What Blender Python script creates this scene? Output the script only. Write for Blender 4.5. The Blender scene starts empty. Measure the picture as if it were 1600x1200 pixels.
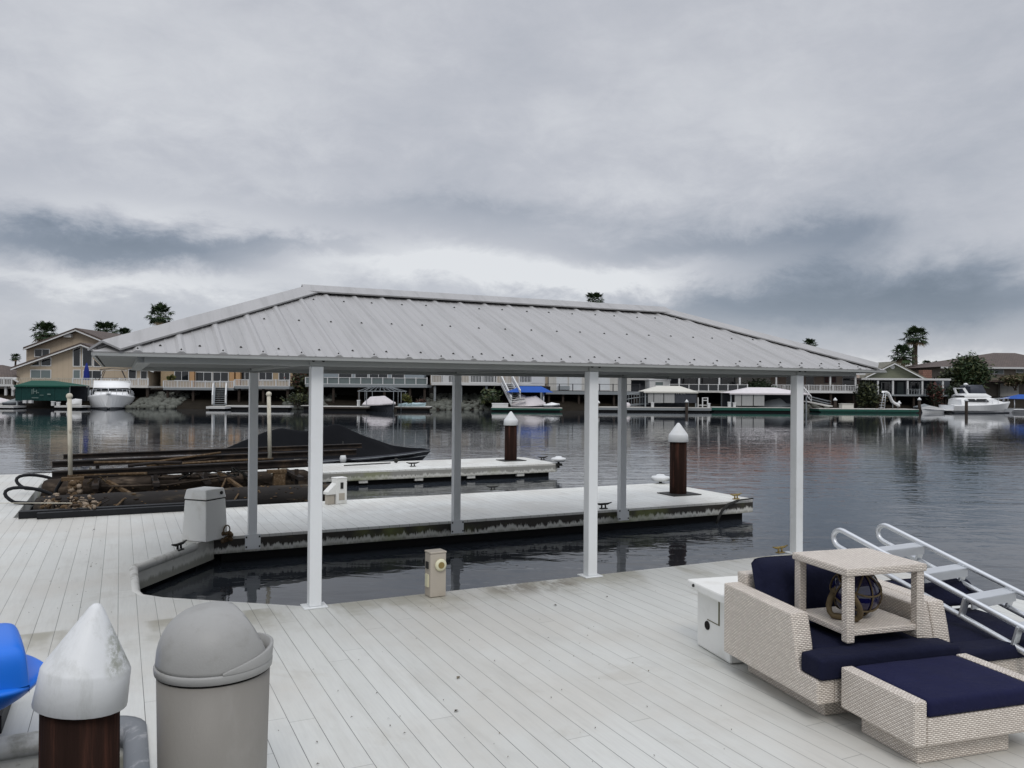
import bpy, math, random
from mathutils import Vector, Matrix
random.seed(7)
rnd = random.random
def uni(a, b): return a + (b - a) * random.random()
S = bpy.context.scene
COL = S.collection

# ------------------------------------------------------------------ camera
FPX, YAW, PITCH, ROLL, EYE = 1260.5, 0.4519, 0.0060, 0.0073, 1.85
CY, SY = math.cos(YAW), math.sin(YAW)
fw = Vector((SY*math.cos(PITCH), CY*math.cos(PITCH), math.sin(PITCH)))
rt = Vector((CY, -SY, 0.0)); up = rt.cross(fw)
RT = rt*math.cos(ROLL) + up*math.sin(ROLL); UP = -rt*math.sin(ROLL) + up*math.cos(ROLL)
cam = bpy.data.cameras.new('camera'); camo = bpy.data.objects.new('camera', cam); COL.objects.link(camo)
cam.sensor_width = 36; cam.lens = 36*FPX/1600; cam.clip_end = 5000; cam.clip_start = 0.05
camo.matrix_world = Matrix((( RT.x, UP.x, -fw.x, 0), (RT.y, UP.y, -fw.y, 0), (RT.z, UP.z, -fw.z, EYE), (0, 0, 0, 1)))
S.camera = camo
S.view_settings.view_transform = 'Standard'; S.view_settings.look = 'None'
S.view_settings.exposure = 0.0; S.view_settings.gamma = 1.0
S.render.resolution_x, S.render.resolution_y = 1024, 768
S.cycles.max_bounces = 8; S.cycles.glossy_bounces = 4; S.cycles.use_denoising = True

# ------------------------------------------------------------------ node helpers
class NT:
    def __init__(s, tree): s.t = tree; s.n = tree.nodes; s.l = tree.links
    def put(s, sock, v):
        if v is None: return
        if isinstance(v, bpy.types.NodeSocket): s.l.new(v, sock)
        elif isinstance(v, (tuple, list)):
            try: sock.default_value = v if len(v) == len(sock.default_value) else tuple(v) + (1,)
            except TypeError: sock.default_value = v[0]
        else:
            try: sock.default_value = v
            except (TypeError, ValueError): sock.default_value = (v,)*len(sock.default_value)
    def m(s, op, a, b=None, c=None, clamp=False):
        n = s.n.new('ShaderNodeMath'); n.operation = op; n.use_clamp = clamp
        for i, v in enumerate((a, b, c)): s.put(n.inputs[i], v)
        return n.outputs[0]
    def ss(s, v, a, b, c=0.0, d=1.0):
        n = s.n.new('ShaderNodeMapRange'); n.interpolation_type = 'SMOOTHSTEP'
        for i, q in enumerate((v, a, b, c, d)): s.put(n.inputs[i], q)
        return n.outputs[0]
    def noise(s, vec, scale, detail=4, rough=.55, dist=0.0, dim='3D'):
        n = s.n.new('ShaderNodeTexNoise'); n.noise_dimensions = dim
        s.put(n.inputs['Vector'], vec); n.inputs['Scale'].default_value = scale
        n.inputs['Detail'].default_value = detail; n.inputs['Roughness'].default_value = rough
        n.inputs['Distortion'].default_value = dist
        return n.outputs['Fac']
    def vmath(s, op, a, b=None):
        n = s.n.new('ShaderNodeVectorMath'); n.operation = op
        s.put(n.inputs[0], a); s.put(n.inputs[1], b); return n.outputs[0]
    def xyz(s, x, y, z):
        n = s.n.new('ShaderNodeCombineXYZ')
        for i, v in enumerate((x, y, z)): s.put(n.inputs[i], v)
        return n.outputs[0]
    def sep(s, v):
        n = s.n.new('ShaderNodeSeparateXYZ'); s.put(n.inputs[0], v); return n.outputs
    def mix(s, f, a, b, mode='MIX'):
        n = s.n.new('ShaderNodeMix'); n.data_type = 'RGBA'; n.blend_type = mode
        s.put(n.inputs[0], f); s.put(n.inputs[6], a); s.put(n.inputs[7], b); return n.outputs[2]
    def ramp(s, v, stops):
        n = s.n.new('ShaderNodeValToRGB'); e = n.color_ramp.elements
        while len(e) < len(stops): e.new(.5)
        for k, (p, c) in zip(e, stops): k.position = p; k.color = tuple(c) + (1,)
        s.put(n.inputs[0], v); return n.outputs[0]
    def bump(s, h, strength=.3, dist=.01, normal=None):
        n = s.n.new('ShaderNodeBump'); n.inputs['Strength'].default_value = strength
        n.inputs['Distance'].default_value = dist; s.put(n.inputs['Height'], h)
        if normal is not None: s.put(n.inputs['Normal'], normal)
        return n.outputs[0]

# ------------------------------------------------------------------ world: overcast sky
SUN_EL, SUN_AZ = math.radians(48), math.radians(200)      # behind the photographer, veiled
W = bpy.data.worlds.new('World'); S.world = W; W.use_nodes = True
T = NT(W.node_tree); T.n.clear()
tc = T.n.new('ShaderNodeTexCoord'); d = T.sep(tc.outputs['Generated'])
ca = T.m('SUBTRACT', T.m('MULTIPLY', d[0], CY), T.m('MULTIPLY', d[1], SY))
cb = T.m('ADD', T.m('MULTIPLY', d[0], SY), T.m('MULTIPLY', d[1], CY))
az = T.m('MULTIPLY', T.m('ARCTAN2', ca, cb), 57.2958)
el = T.m('MULTIPLY', T.m('ARCSINE', d[2]), 57.2958)
pc = T.xyz(T.m('DIVIDE', az, 24.0), T.m('DIVIDE', el, 12.5), 0.0)
wn = T.m('SUBTRACT', T.noise(T.vmath('ADD', pc, (3.1, 7.7, 0)), 0.9, 3, .5), .5)
wn2 = T.m('SUBTRACT', T.noise(T.vmath('ADD', pc, (13.1, 1.7, 0)), 1.9, 5, .55, .5), .5)
wn3 = T.m('SUBTRACT', T.noise(T.vmath('ADD', pc, (23.1, 4.7, 0)), 4.6, 7, .68, .3), .5)
azw = T.m('ADD', az, T.m('ADD', T.m('MULTIPLY', wn, 13.0), T.m('MULTIPLY', wn2, 9.0)))
elw = T.m('ADD', el, T.m('ADD', T.m('MULTIPLY', wn2, 3.2), T.m('MULTIPLY', wn3, 3.4)))
hi_ = T.ss(el, 6.0, 20.0, 1.0, .75)
L = T.m('ADD', 0.77, T.m('MULTIPLY', hi_, T.m('ADD', T.m('MULTIPLY', wn, .28), T.m('ADD', T.m('MULTIPLY', wn2, .38), T.m('MULTIPLY', wn3, .28)))))
BLOBS = [  # where the cloud is thin (bright) or thick (dark): bearing and height given on the photograph's grid
    (150, 388, 360, 30, -.46), (440, 384, 170, 13, -.22), (130, 436, 320, 22, .26), (680, 412, 260, 32, .42), (980, 440, 180, 24, .38), (200, 328, 300, 20, .12),
    (1080, 380, 300, 32, -.28), (1290, 470, 310, 56, -.48), (1560, 455, 170, 66, -.26), (760, 340, 330, 26, -.16), (1330, 380, 200, 60, -.14), (1490, 554, 170, 15, .24), (70, 545, 200, 30, -.08),
    (1470, 260, 210, 110, -.10), (1010, 170, 190, 90, .07), (1260, 205, 120, 50, .07), (520, 262, 300, 36, -.05), (160, 110, 320, 120, .09), (1530, 365, 120, 26, .10), (850, 475, 220, 26, -.06)]
for bx_, by_, sx_, sy_, g in BLOBS:
    a0 = math.degrees(math.atan((bx_-800)/FPX)); ck = math.cos(math.radians(a0)); e0 = math.degrees(math.atan((608-by_)/FPX*ck)); sa = sx_/FPX*57.3*ck*ck; se = sy_/FPX*57.3*ck
    qa = T.m('DIVIDE', T.m('SUBTRACT', azw, a0), sa); qe = T.m('DIVIDE', T.m('SUBTRACT', elw, e0), se)
    ex = T.m('POWER', 2.71828, T.m('MULTIPLY', T.m('ADD', T.m('MULTIPLY', qa, qa), T.m('MULTIPLY', qe, qe)), -1.0))
    L = T.m('ADD', L, T.m('MULTIPLY', ex, float(g)))
cloud = T.ramp(L, [(0.12, (.15, .185, .235)), (0.38, (.255, .292, .355)), (0.58, (.415, .442, .498)), (0.76, (.535, .552, .600)), (1.0, (.76, .775, .80))])
zen = T.ss(el, 24.0, 75.0, 1.0, 2.7)                                     # an overcast sky is brighter towards the zenith
cs = T.vmath('MULTIPLY', cloud, T.xyz(zen, zen, zen))
sky = T.n.new('ShaderNodeTexSky'); sky.sky_type = 'NISHITA'; sky.sun_disc = False
sky.sun_elevation = SUN_EL; sky.sun_rotation = SUN_AZ
mixc = T.mix(.93, sky.outputs[0], T.vmath('MULTIPLY', cs, (10.0, 10.0, 10.0)))
bg = T.n.new('ShaderNodeBackground'); bg.inputs[1].default_value = 0.10; T.l.new(mixc, bg.inputs[0])
wo = T.n.new('ShaderNodeOutputWorld'); T.l.new(bg.outputs[0], wo.inputs[0])
sl = bpy.data.lights.new('sun', 'SUN'); sl.energy = 1.0; sl.angle = math.radians(20); sl.color = (1, .96, .91)
so = bpy.data.objects.new('sun', sl); COL.objects.link(so)
sd = Vector((math.sin(SUN_AZ)*math.cos(SUN_EL), math.cos(SUN_AZ)*math.cos(SUN_EL), math.sin(SUN_EL)))
so.rotation_euler = sd.to_track_quat('Z', 'Y').to_euler()

# ------------------------------------------------------------------ pixel -> place (photograph's 1600x1200 grid)
def ray(px, py): return fw + RT*((px-800)/FPX) - UP*((py-600)/FPX)
def at(px, py, z=0.0):
    r = ray(px, py); t = (z-EYE)/r.z; return Vector((r.x*t, r.y*t, z))
def atY(px, py, Y):
    r = ray(px, py); t = Y/r.y; return Vector((r.x*t, Y, EYE+r.z*t))
def cv(px, py, v):            # camera-bank frame: (u, z) on the plane at distance v
    r = ray(px, py); f = r.x*SY + r.y*CY; t = v/f
    return (r.x*CY - r.y*SY)*t, EYE + r.z*t
def PU(px, v): return cv(px, 608, v)[0]
def PZ(py, px, v): return cv(px, py, v)[1]
WATER = -0.32

# ------------------------------------------------------------------ mesh builder and scene tree
FR = {'w': (0.0, 0.0, 0.0), 'c': (0.0, 0.0, -YAW)}       # frame: origin x, y, rotation
BASE = {}
def topof(o):
    while o.parent: o = o.parent
    return o
def place(o, frame, base):
    ox, oy, a = FR[frame]; c, s = math.cos(a), math.sin(a)
    o.location = (ox + c*base[0] - s*base[1], oy + s*base[0] + c*base[1], base[2]); o.rotation_euler = (0, 0, a)
    BASE[o] = Vector(base)
def tag(o, label=None, cat=None, group=None, kind=None):
    if label: o['label'] = label
    if cat: o['category'] = cat
    if group: o['group'] = group
    if kind: o['kind'] = kind
    return o
def thing(name, label, cat, base=(0, 0, 0), frame='w', group=None):
    o = bpy.data.objects.new(name, None); COL.objects.link(o); o.empty_display_size = .2
    place(o, frame, base); return tag(o, label, cat, group)
class MB:
    def __init__(s): s.v = []; s.f = []; s.mi = []; s.cur = 0; s.smooth = []; s.sm = False
    def add(s, vs, fs):
        b = len(s.v); s.v += [Vector(p) for p in vs]
        for f in fs: s.f.append([b+i for i in f]); s.mi.append(s.cur); s.smooth.append(s.sm)
    def box(s, x0, x1, y0, y1, z0, z1):
        if x0 > x1: x0, x1 = x1, x0
        if y0 > y1: y0, y1 = y1, y0
        if z0 > z1: z0, z1 = z1, z0
        s.add([(x0,y0,z0),(x1,y0,z0),(x1,y1,z0),(x0,y1,z0),(x0,y0,z1),(x1,y0,z1),(x1,y1,z1),(x0,y1,z1)],
              [(0,3,2,1),(4,5,6,7),(0,1,5,4),(1,2,6,5),(2,3,7,6),(3,0,4,7)]); return s
    def taper(s, x0, x1, y0, y1, z0, z1, t):
        s.add([(x0,y0,z0),(x1,y0,z0),(x1,y1,z0),(x0,y1,z0),(x0+t,y0+t,z1),(x1-t,y0+t,z1),(x1-t,y1-t,z1),(x0+t,y1-t,z1)],
              [(0,3,2,1),(4,5,6,7),(0,1,5,4),(1,2,6,5),(2,3,7,6),(3,0,4,7)]); return s
    def prism(s, poly, z0, z1, ax='z'):      # poly CCW in the plane across ax, extruded z0..z1
        n = len(poly)
        def P(p, h): return {'z': (p[0], p[1], h), 'y': (p[0], h, p[1]), 'x': (h, p[0], p[1])}[ax]
        vs = [P(p, z0) for p in poly] + [P(p, z1) for p in poly]
        fs = [tuple(range(n))[::-1], tuple(range(n, 2*n))] + [(i, (i+1) % n, n+(i+1) % n, n+i) for i in range(n)]
        if ax == 'y': fs = [f[::-1] for f in fs]
        s.add(vs, fs); return s
    def quad(s, *p): s.add(p, [tuple(range(len(p)))]); return s
    def bar(s, a, b, w, h=None, upv=(0, 0, 1)):
        a, b = Vector(a), Vector(b); h = h or w; dd = (b-a).normalized(); u = Vector(upv)
        if abs(dd.dot(u)) > .99: u = Vector((1, 0, 0))
        r = dd.cross(u).normalized()*w/2; q = r.cross(dd).normalized()*h/2
        vs = [a-r-q, a+r-q, a+r+q, a-r+q, b-r-q, b+r-q, b+r+q, b-r+q]
        s.add(vs, [(0,1,2,3),(7,6,5,4),(0,4,5,1),(1,5,6,2),(2,6,7,3),(3,7,4,0)]); return s
    def tube(s, pts, r, n=8, cap=True):
        pts = [Vector(p) for p in pts]; R = r if isinstance(r, (list, tuple)) else [r]*len(pts)
        b0 = len(s.v); vs = []; prev = None
        for i, p in enumerate(pts):
            t = (pts[min(i+1, len(pts)-1)] - pts[max(i-1, 0)]).normalized()
            if prev is None: u = Vector((0, 0, 1)) if abs(t.z) < .9 else Vector((1, 0, 0))
            else: u = prev
            x = t.cross(u).normalized(); u = x.cross(t).normalized(); prev = u
            for k in range(n):
                a = 2*math.pi*k/n; vs.append(p + (x*math.cos(a) + u*math.sin(a))*R[i])
        fs = []
        for i in range(len(pts)-1):
            for k in range(n): fs.append((i*n+k, i*n+(k+1) % n, (i+1)*n+(k+1) % n, (i+1)*n+k))
        sm = s.sm; s.sm = True; s.add(vs, fs); s.sm = sm
        if cap:
            s.f += [[b0+k for k in range(n)][::-1], [b0+(len(pts)-1)*n+k for k in range(n)]]; s.mi += [s.cur]*2; s.smooth += [False]*2
        return s
    def lathe(s, prof, c=(0, 0, 0), n=24, M=None, smooth=True):
        vs = []
        for r, z in prof:
            for k in range(n):
                a = 2*math.pi*k/n; p = Vector((r*math.cos(a), r*math.sin(a), z))
                if M: p = M @ p
                vs.append(p + Vector(c))
        fs = [(i*n+k, i*n+(k+1) % n, (i+1)*n+(k+1) % n, (i+1)*n+k) for i in range(len(prof)-1) for k in range(n)]
        b0 = len(s.v); sm = s.sm; s.sm = smooth; s.add(vs, fs); s.sm = sm
        s.f += [[b0+k for k in range(n)][::-1], [b0+(len(prof)-1)*n+k for k in range(n)]]; s.mi += [s.cur]*2; s.smooth += [False]*2
        return s
    def ball(s, c, r, n=10, m=7, sq=(1, 1, 1)):
        pr = [(max(.02, math.sin(math.pi*i/m)), -math.cos(math.pi*i/m)) for i in range(m+1)]
        M = Matrix.Diagonal((r*sq[0], r*sq[1], r*sq[2])); return s.lathe(pr, c, n, M)
    def loft(s, secs, closed=False, smooth=True):
        n = len(secs[0]); vs = [p for q in secs for p in q]; k2 = n if closed else n-1
        fs = [(i*n+k, i*n+(k+1) % n, (i+1)*n+(k+1) % n, (i+1)*n+k) for i in range(len(secs)-1) for k in range(k2)]
        sm = s.sm; s.sm = smooth; s.add(vs, fs); s.sm = sm; return s
    def build(s, name, mats, parent=None, label=None, bevel=0, seg=2, frame='w', base=None, fixn=False):
        if not isinstance(mats, (list, tuple)): mats = [mats]
        sh = Vector((0, 0, 0))
        if parent is not None: sh = BASE[topof(parent)]
        elif base is not None: sh = Vector(base)
        me = bpy.data.meshes.new(name); me.from_pydata([tuple(p-sh) for p in s.v], [], s.f); me.update()
        for m in mats: me.materials.append(m)
        me.polygons.foreach_set('material_index', s.mi); me.polygons.foreach_set('use_smooth', s.smooth)
        uv = me.uv_layers.new(name='UVMap').data                     # box-projected, in metres
        for p in me.polygons:
            nx, ny, nz = abs(p.normal.x), abs(p.normal.y), abs(p.normal.z)
            for li in p.loop_indices:
                c = s.v[me.loops[li].vertex_index]
                uv[li].uv = (c.x, c.y) if nz >= nx and nz >= ny and nz > .8 else ((c.y, c.z) if nx > ny else (c.x, c.z))
        o = bpy.data.objects.new(name, me); COL.objects.link(o)
        if parent is not None: o.parent = parent
        elif base is not None: place(o, frame, base)
        else: place(o, frame, (0, 0, 0))
        if label: o['label'] = label
        if bevel:
            md = o.modifiers.new('bevel', 'BEVEL'); md.width = bevel; md.segments = seg; md.limit_method = 'ANGLE'; md.angle_limit = .6
            md.harden_normals = False
        return o
def copy_tree(o, parent=None):
    c = o.copy(); COL.objects.link(c)
    if parent: c.parent = parent
    for ch in [x for x in bpy.data.objects if x.parent == o]: copy_tree(ch, c)
    return c
def lerp(a, b, t): return a + (b-a)*t
def interp(tab, x):
    if x <= tab[0][0]: return tab[0][1]
    for (x0, y0), (x1, y1) in zip(tab, tab[1:]):
        if x <= x1: return lerp(y0, y1, (x-x0)/(x1-x0))
    return tab[-1][1]

# ------------------------------------------------------------------ materials
MATS = {}
def mat(name, col, rough=.6, var=.12, scale=3.0, bump=0.0, bscale=40.0, metal=0.0, spec=.32, stretch=(1, 1, 1), dirt=None, dirt_amt=.5, dirt_scale=2.0):
    if name in MATS: return MATS[name]
    m = bpy.data.materials.new(name); m.use_nodes = True; t = NT(m.node_tree); b = t.n['Principled BSDF']
    co = t.n.new('ShaderNodeTexCoord').outputs['Object']
    vec = t.vmath('MULTIPLY', co, stretch)
    f = t.noise(vec, scale, 5, .6)
    c = t.mix(f, tuple(x*(1-var) for x in col), tuple(min(1, x*(1+var)) for x in col))
    if dirt is not None:
        g = t.ss(t.noise(vec, dirt_scale, 6, .65), .5, .72)
        c = t.mix(t.m('MULTIPLY', g, dirt_amt), c, dirt)
    t.l.new(c, b.inputs['Base Color']); b.inputs['Roughness'].default_value = rough; b.inputs['Metallic'].default_value = metal
    b.inputs['Specular IOR Level'].default_value = spec
    if bump: t.l.new(t.bump(t.noise(vec, bscale, 3, .6), bump, .01), b.inputs['Normal'])
    MATS[name] = m; return m
def uvmat(name): 
    m = bpy.data.materials.new(name); m.use_nodes = True; t = NT(m.node_tree); MATS[name] = m
    return m, t, t.n['Principled BSDF'], t.n.new('ShaderNodeUVMap').outputs[0], t.n.new('ShaderNodeTexCoord').outputs['Object']

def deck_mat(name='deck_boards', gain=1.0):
    m, t, b, uv, co = uvmat(name); x, y, z = t.sep(co)
    q = t.m('DIVIDE', x, .1425); idx = t.m('FLOOR', q); fr = t.m('FRACT', q)
    wn = t.n.new('ShaderNodeTexWhiteNoise'); wn.noise_dimensions = '1D'; t.put(wn.inputs['W'], idx); r = wn.outputs['Value']
    edge = t.m('MINIMUM', fr, t.m('SUBTRACT', 1.0, fr))
    wob = t.m('MULTIPLY', t.m('SUBTRACT', t.noise(co, 1.1, 2), .5), .012)
    groove = t.ss(t.m('ADD', edge, wob), .006, .015, 1.0, 0.0)
    yy = t.m('DIVIDE', t.m('ADD', y, t.m('MULTIPLY', r, 23.0)), 4.3); jf = t.m('FRACT', yy); je = t.m('MINIMUM', jf, t.m('SUBTRACT', 1.0, jf))
    joint = t.m('MULTIPLY', t.ss(je, .0003, .0009, 1.0, 0.0), .42)
    wn3 = t.n.new('ShaderNodeTexWhiteNoise'); wn3.noise_dimensions = '2D'
    t.put(wn3.inputs['Vector'], t.xyz(idx, t.m('FLOOR', yy), 0.0)); r3 = wn3.outputs['Value']
    gv = t.m('ADD', .45, t.m('MULTIPLY', t.noise(t.vmath('MULTIPLY', co, (.35, .35, 0)), 1.0, 2), 1.0), clamp=True)
    dark = t.m('MAXIMUM', t.m('MULTIPLY', groove, gv), joint)
    grain = t.noise(t.vmath('MULTIPLY', co, (70, 3.5, 1)), 1.0, 4, .6)
    speck = t.noise(co, 55.0, 3, .7)
    big = t.noise(co, .55, 5, .6); mid = t.noise(t.vmath('MULTIPLY', co, (1.6, .7, 1)), 2.0, 5, .65)
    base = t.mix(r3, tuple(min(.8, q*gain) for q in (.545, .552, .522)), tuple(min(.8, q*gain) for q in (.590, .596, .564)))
    base = t.mix(t.ss(big, .42, .62, 0, .55), base, (.50, .475, .425))
    base = t.mix(t.ss(mid, .52, .75, 0, .40), base, (.430, .425, .395))
    base = t.mix(t.ss(grain, .35, .75, 0, .30), base, (.46, .465, .45))
    base = t.mix(t.ss(speck, .66, .74, 0, .55), base, (.30, .30, .27))
    # grime along the slip's edge
    e1 = t.ss(t.m('ADD', y, t.m('MULTIPLY', t.noise(co, 5.0, 5, .7), .9)), 6.55, 7.35)
    e1 = t.m('MULTIPLY', e1, t.ss(y, 7.0, 6.95)); 
    e1 = t.m('MULTIPLY', e1, t.ss(t.noise(t.vmath('MULTIPLY', co, (2.2, .8, 1)), 1.0, 4), .42, .6))
    base = t.mix(t.m('MULTIPLY', e1, .60), base, (.20, .18, .11))
    e2 = t.m('MULTIPLY', t.ss(y, 6.35, 6.72), t.m('MULTIPLY', t.ss(y, 6.95, 6.90), t.m('MULTIPLY', t.ss(x, 2.9, 3.3), t.ss(x, 4.15, 3.8))))
    e2 = t.m('MULTIPLY', e2, t.ss(t.noise(t.vmath('MULTIPLY', co, (6, 2.2, 1)), 1.0, 5, .7), .42, .58)); base = t.mix(t.m('MULTIPLY', e2, .75), base, (.13, .105, .065))
    spot = t.ss(t.noise(t.vmath('ADD', co, (5, 9, 0)), 2.6, 6, .75), .68, .78)
    base = t.mix(t.m('MULTIPLY', spot, .3), base, (.25, .25, .21))
    wear = t.ss(t.noise(t.vmath('MULTIPLY', co, (9, .9, 1)), 1.0, 5, .7), .48, .70)
    base = t.mix(t.m('MULTIPLY', wear, .22), base, (.36, .35, .31))
    blot = t.ss(t.noise(t.vmath('ADD', co, (2, 3, 0)), 1.3, 6, .7, .6), .55, .66)
    base = t.mix(t.m('MULTIPLY', blot, .20), base, (.36, .33, .27))
    base = t.mix(t.m('MULTIPLY', dark, .92), base, (.04, .04, .035))
    t.l.new(base, b.inputs['Base Color']); b.inputs['Roughness'].default_value = .46; b.inputs['Specular IOR Level'].default_value = .5
    h = t.m('ADD', t.m('MULTIPLY', grain, .12), t.m('ADD', t.m('MULTIPLY', t.noise(t.vmath('MULTIPLY', co, (24, 9, 1)), 1.0, 2), .16), t.m('MULTIPLY', dark, -1.0)))
    t.l.new(t.bump(h, .45, .006), b.inputs['Normal']); return m
def fascia_mat(name, grime, top=.0):
    m, t, b, uv, co = uvmat(name); x, y, z = t.sep(t.n.new('ShaderNodeNewGeometry').outputs['Position'])
    c = t.mix(t.noise(co, 3.0, 5), (.50, .50, .455), (.66, .66, .62))
    q = t.vmath('MULTIPLY', co, (3.0, 3.0, .6))
    drip = t.m('ADD', t.noise(q, 4.0, 6, .75), t.m('MULTIPLY', t.m('SUBTRACT', t.noise(co, 1.6, 4, .6), .5), .55))
    d1 = t.ss(t.m('ADD', t.m('MULTIPLY', z, 6.0), t.m('MULTIPLY', drip, 1.7)), -.02, .20)
    d1 = t.m('MULTIPLY', d1, t.ss(t.m('ADD', x, t.m('MULTIPLY', drip, .6)), .9, 1.4, .15, 1.0))
    c = t.mix(t.m('MULTIPLY', d1, grime), c, (.030, .026, .020))
    d2 = t.ss(t.noise(co, 6.0, 6, .75), .60, .68)
    c = t.mix(t.m('MULTIPLY', d2, .35+.35*grime), c, (.07, .06, .03))
    d3 = t.ss(t.noise(t.vmath('ADD', co, (3, 1, 4)), .7, 4, .6), .56, .70)
    c = t.mix(t.m('MULTIPLY', d3, .6), c, (.22, .25, .07))
    low = t.ss(t.m('ADD', t.m('MULTIPLY', z, 6.0), drip), -.75, -.45, 1, 0)
    c = t.mix(t.m('MULTIPLY', low, .6), c, (.10, .10, .06))
    t.l.new(c, b.inputs['Base Color']); b.inputs['Roughness'].default_value = .6
    t.l.new(t.bump(t.noise(co, 12, 5), .3, .01), b.inputs['Normal']); return m
def wicker_mat():
    m, t, b, uv, co = uvmat('wicker'); n = t.n.new('ShaderNodeTexBrick'); t.l.new(uv, n.inputs['Vector'])
    n.inputs['Scale'].default_value = 1.0; n.inputs['Brick Width'].default_value = .028; n.inputs['Row Height'].default_value = .0098
    n.inputs['Mortar Size'].default_value = .0017; n.inputs['Mortar Smooth'].default_value = .8; n.inputs['Bias'].default_value = 0
    n.inputs['Color1'].default_value = (.72, .655, .575, 1); n.inputs['Color2'].default_value = (.90, .835, .74, 1); n.inputs['Mortar'].default_value = (.24, .195, .165, 1)
    ux, uy, _ = t.sep(uv)
    row = t.m('FLOOR', t.m('DIVIDE', uy, .0098)); ph = t.m('MULTIPLY', t.m('MODULO', row, 2.0), math.pi)
    wv = t.m('SINE', t.m('ADD', t.m('MULTIPLY', ux, 2*math.pi/.028), ph))
    base = t.mix(t.ss(wv, -1.0, .2, .6, 0), n.outputs['Color'], (.50, .43, .37))
    base = t.mix(t.ss(t.noise(co, 2.0, 4), .4, .7, 0, .25), base, (.50, .45, .40))
    t.l.new(base, b.inputs['Base Color']); b.inputs['Roughness'].default_value = .5
    rr = t.m('SINE', t.m('MULTIPLY', t.m('FRACT', t.m('DIVIDE', uy, .0098)), math.pi))
    t.l.new(t.bump(t.m('ADD', t.m('MULTIPLY', wv, .5), t.m('MULTIPLY', rr, 1.0)), .8, .004), b.inputs['Normal']); return m
def siding_mat(name, col, step=.2, vertical=False):
    m, t, b, uv, co = uvmat(name); ux, uy, _ = t.sep(uv)
    f = t.m('FRACT', t.m('DIVIDE', ux if vertical else uy, step)); g = t.ss(f, 0.0, .12, .55, 1.0)
    c = t.mix(t.noise(co, .6, 5, .6), tuple(x*.82 for x in col), tuple(min(1, x*1.1) for x in col))
    c = t.mix(g, tuple(x*.6 for x in col), c); t.l.new(c, b.inputs['Base Color']); b.inputs['Roughness'].default_value = .75
    t.l.new(t.bump(f, .4, .02), b.inputs['Normal']); return m
def tile_mat(name, c1, c2):
    m, t, b, uv, co = uvmat(name); n = t.n.new('ShaderNodeTexBrick'); t.l.new(uv, n.inputs['Vector'])
    n.inputs['Scale'].default_value = 1; n.inputs['Brick Width'].default_value = .3; n.inputs['Row Height'].default_value = .22
    n.inputs['Mortar Size'].default_value = .02; n.inputs['Color1'].default_value = c1 + (1,); n.inputs['Color2'].default_value = c2 + (1,)
    n.inputs['Mortar'].default_value = tuple(x*.4 for x in c1) + (1,)
    c = t.mix(t.ss(t.noise(co, .8, 5), .4, .7, 0, .4), n.outputs['Color'], tuple(x*.6 for x in c2))
    t.l.new(c, b.inputs['Base Color']); b.inputs['Roughness'].default_value = .8
    t.l.new(t.bump(n.outputs['Fac'], -.4, .02), b.inputs['Normal']); return m
def roof_mat():
    m, t, b, uv, co = uvmat('canopy_sheet')
    f = t.noise(co, .8, 5, .6); st = t.noise(t.vmath('MULTIPLY', co, (9, .7, .7)), 1.0, 5, .65)
    c = t.mix(f, (.318, .316, .316), (.368, .364, .362)); c = t.mix(t.ss(st, .42, .72, 0, .55), c, (.235, .235, .23)); c = t.mix(t.ss(t.noise(co, 3.5, 6, .75), .60, .72, 0, .4), c, (.42, .42, .42))
    t.l.new(c, b.inputs['Base Color']); b.inputs['Roughness'].default_value = .5
    t.l.new(t.bump(st, .08, .01), b.inputs['Normal']); return m
def water_mat():
    m, t, b, uv, co = uvmat('water'); x, y, z = t.sep(co)
    b.inputs['Base Color'].default_value = (.026, .031, .038, 1); b.inputs['Roughness'].default_value = .02; b.inputs['IOR'].default_value = 1.333
    a = T2 = t
    u = t.m('SUBTRACT', t.m('MULTIPLY', x, CY), t.m('MULTIPLY', y, SY)); v = t.m('ADD', t.m('MULTIPLY', x, SY), t.m('MULTIPLY', y, CY))
    p1 = t.xyz(t.m('MULTIPLY', u, .55), v, 0.0); p2 = t.xyz(t.m('MULTIPLY', u, .30), v, 3.0)
    n1 = t.noise(p1, 2.6, 3, .55, .6); n2 = t.noise(p2, .9, 3, .5, .4); n3 = t.noise(t.xyz(t.m('MULTIPLY', u, .15), t.m('MULTIPLY', v, .3), 0.0), .22, 3)
    calm = t.ss(n3, .36, .66, .35, 1.0)
    far = t.ss(v, 14.0, 62.0, 1.0, .22)
    h = t.m('MULTIPLY', t.m('ADD', t.m('MULTIPLY', n1, .016), t.m('MULTIPLY', n2, .020)), t.m('MULTIPLY', calm, far))
    n = t.n.new('ShaderNodeBump'); n.inputs['Strength'].default_value = 1.0; n.inputs['Distance'].default_value = 1.0; t.l.new(h, n.inputs['Height'])
    t.l.new(n.outputs[0], b.inputs['Normal']); return m

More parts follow.
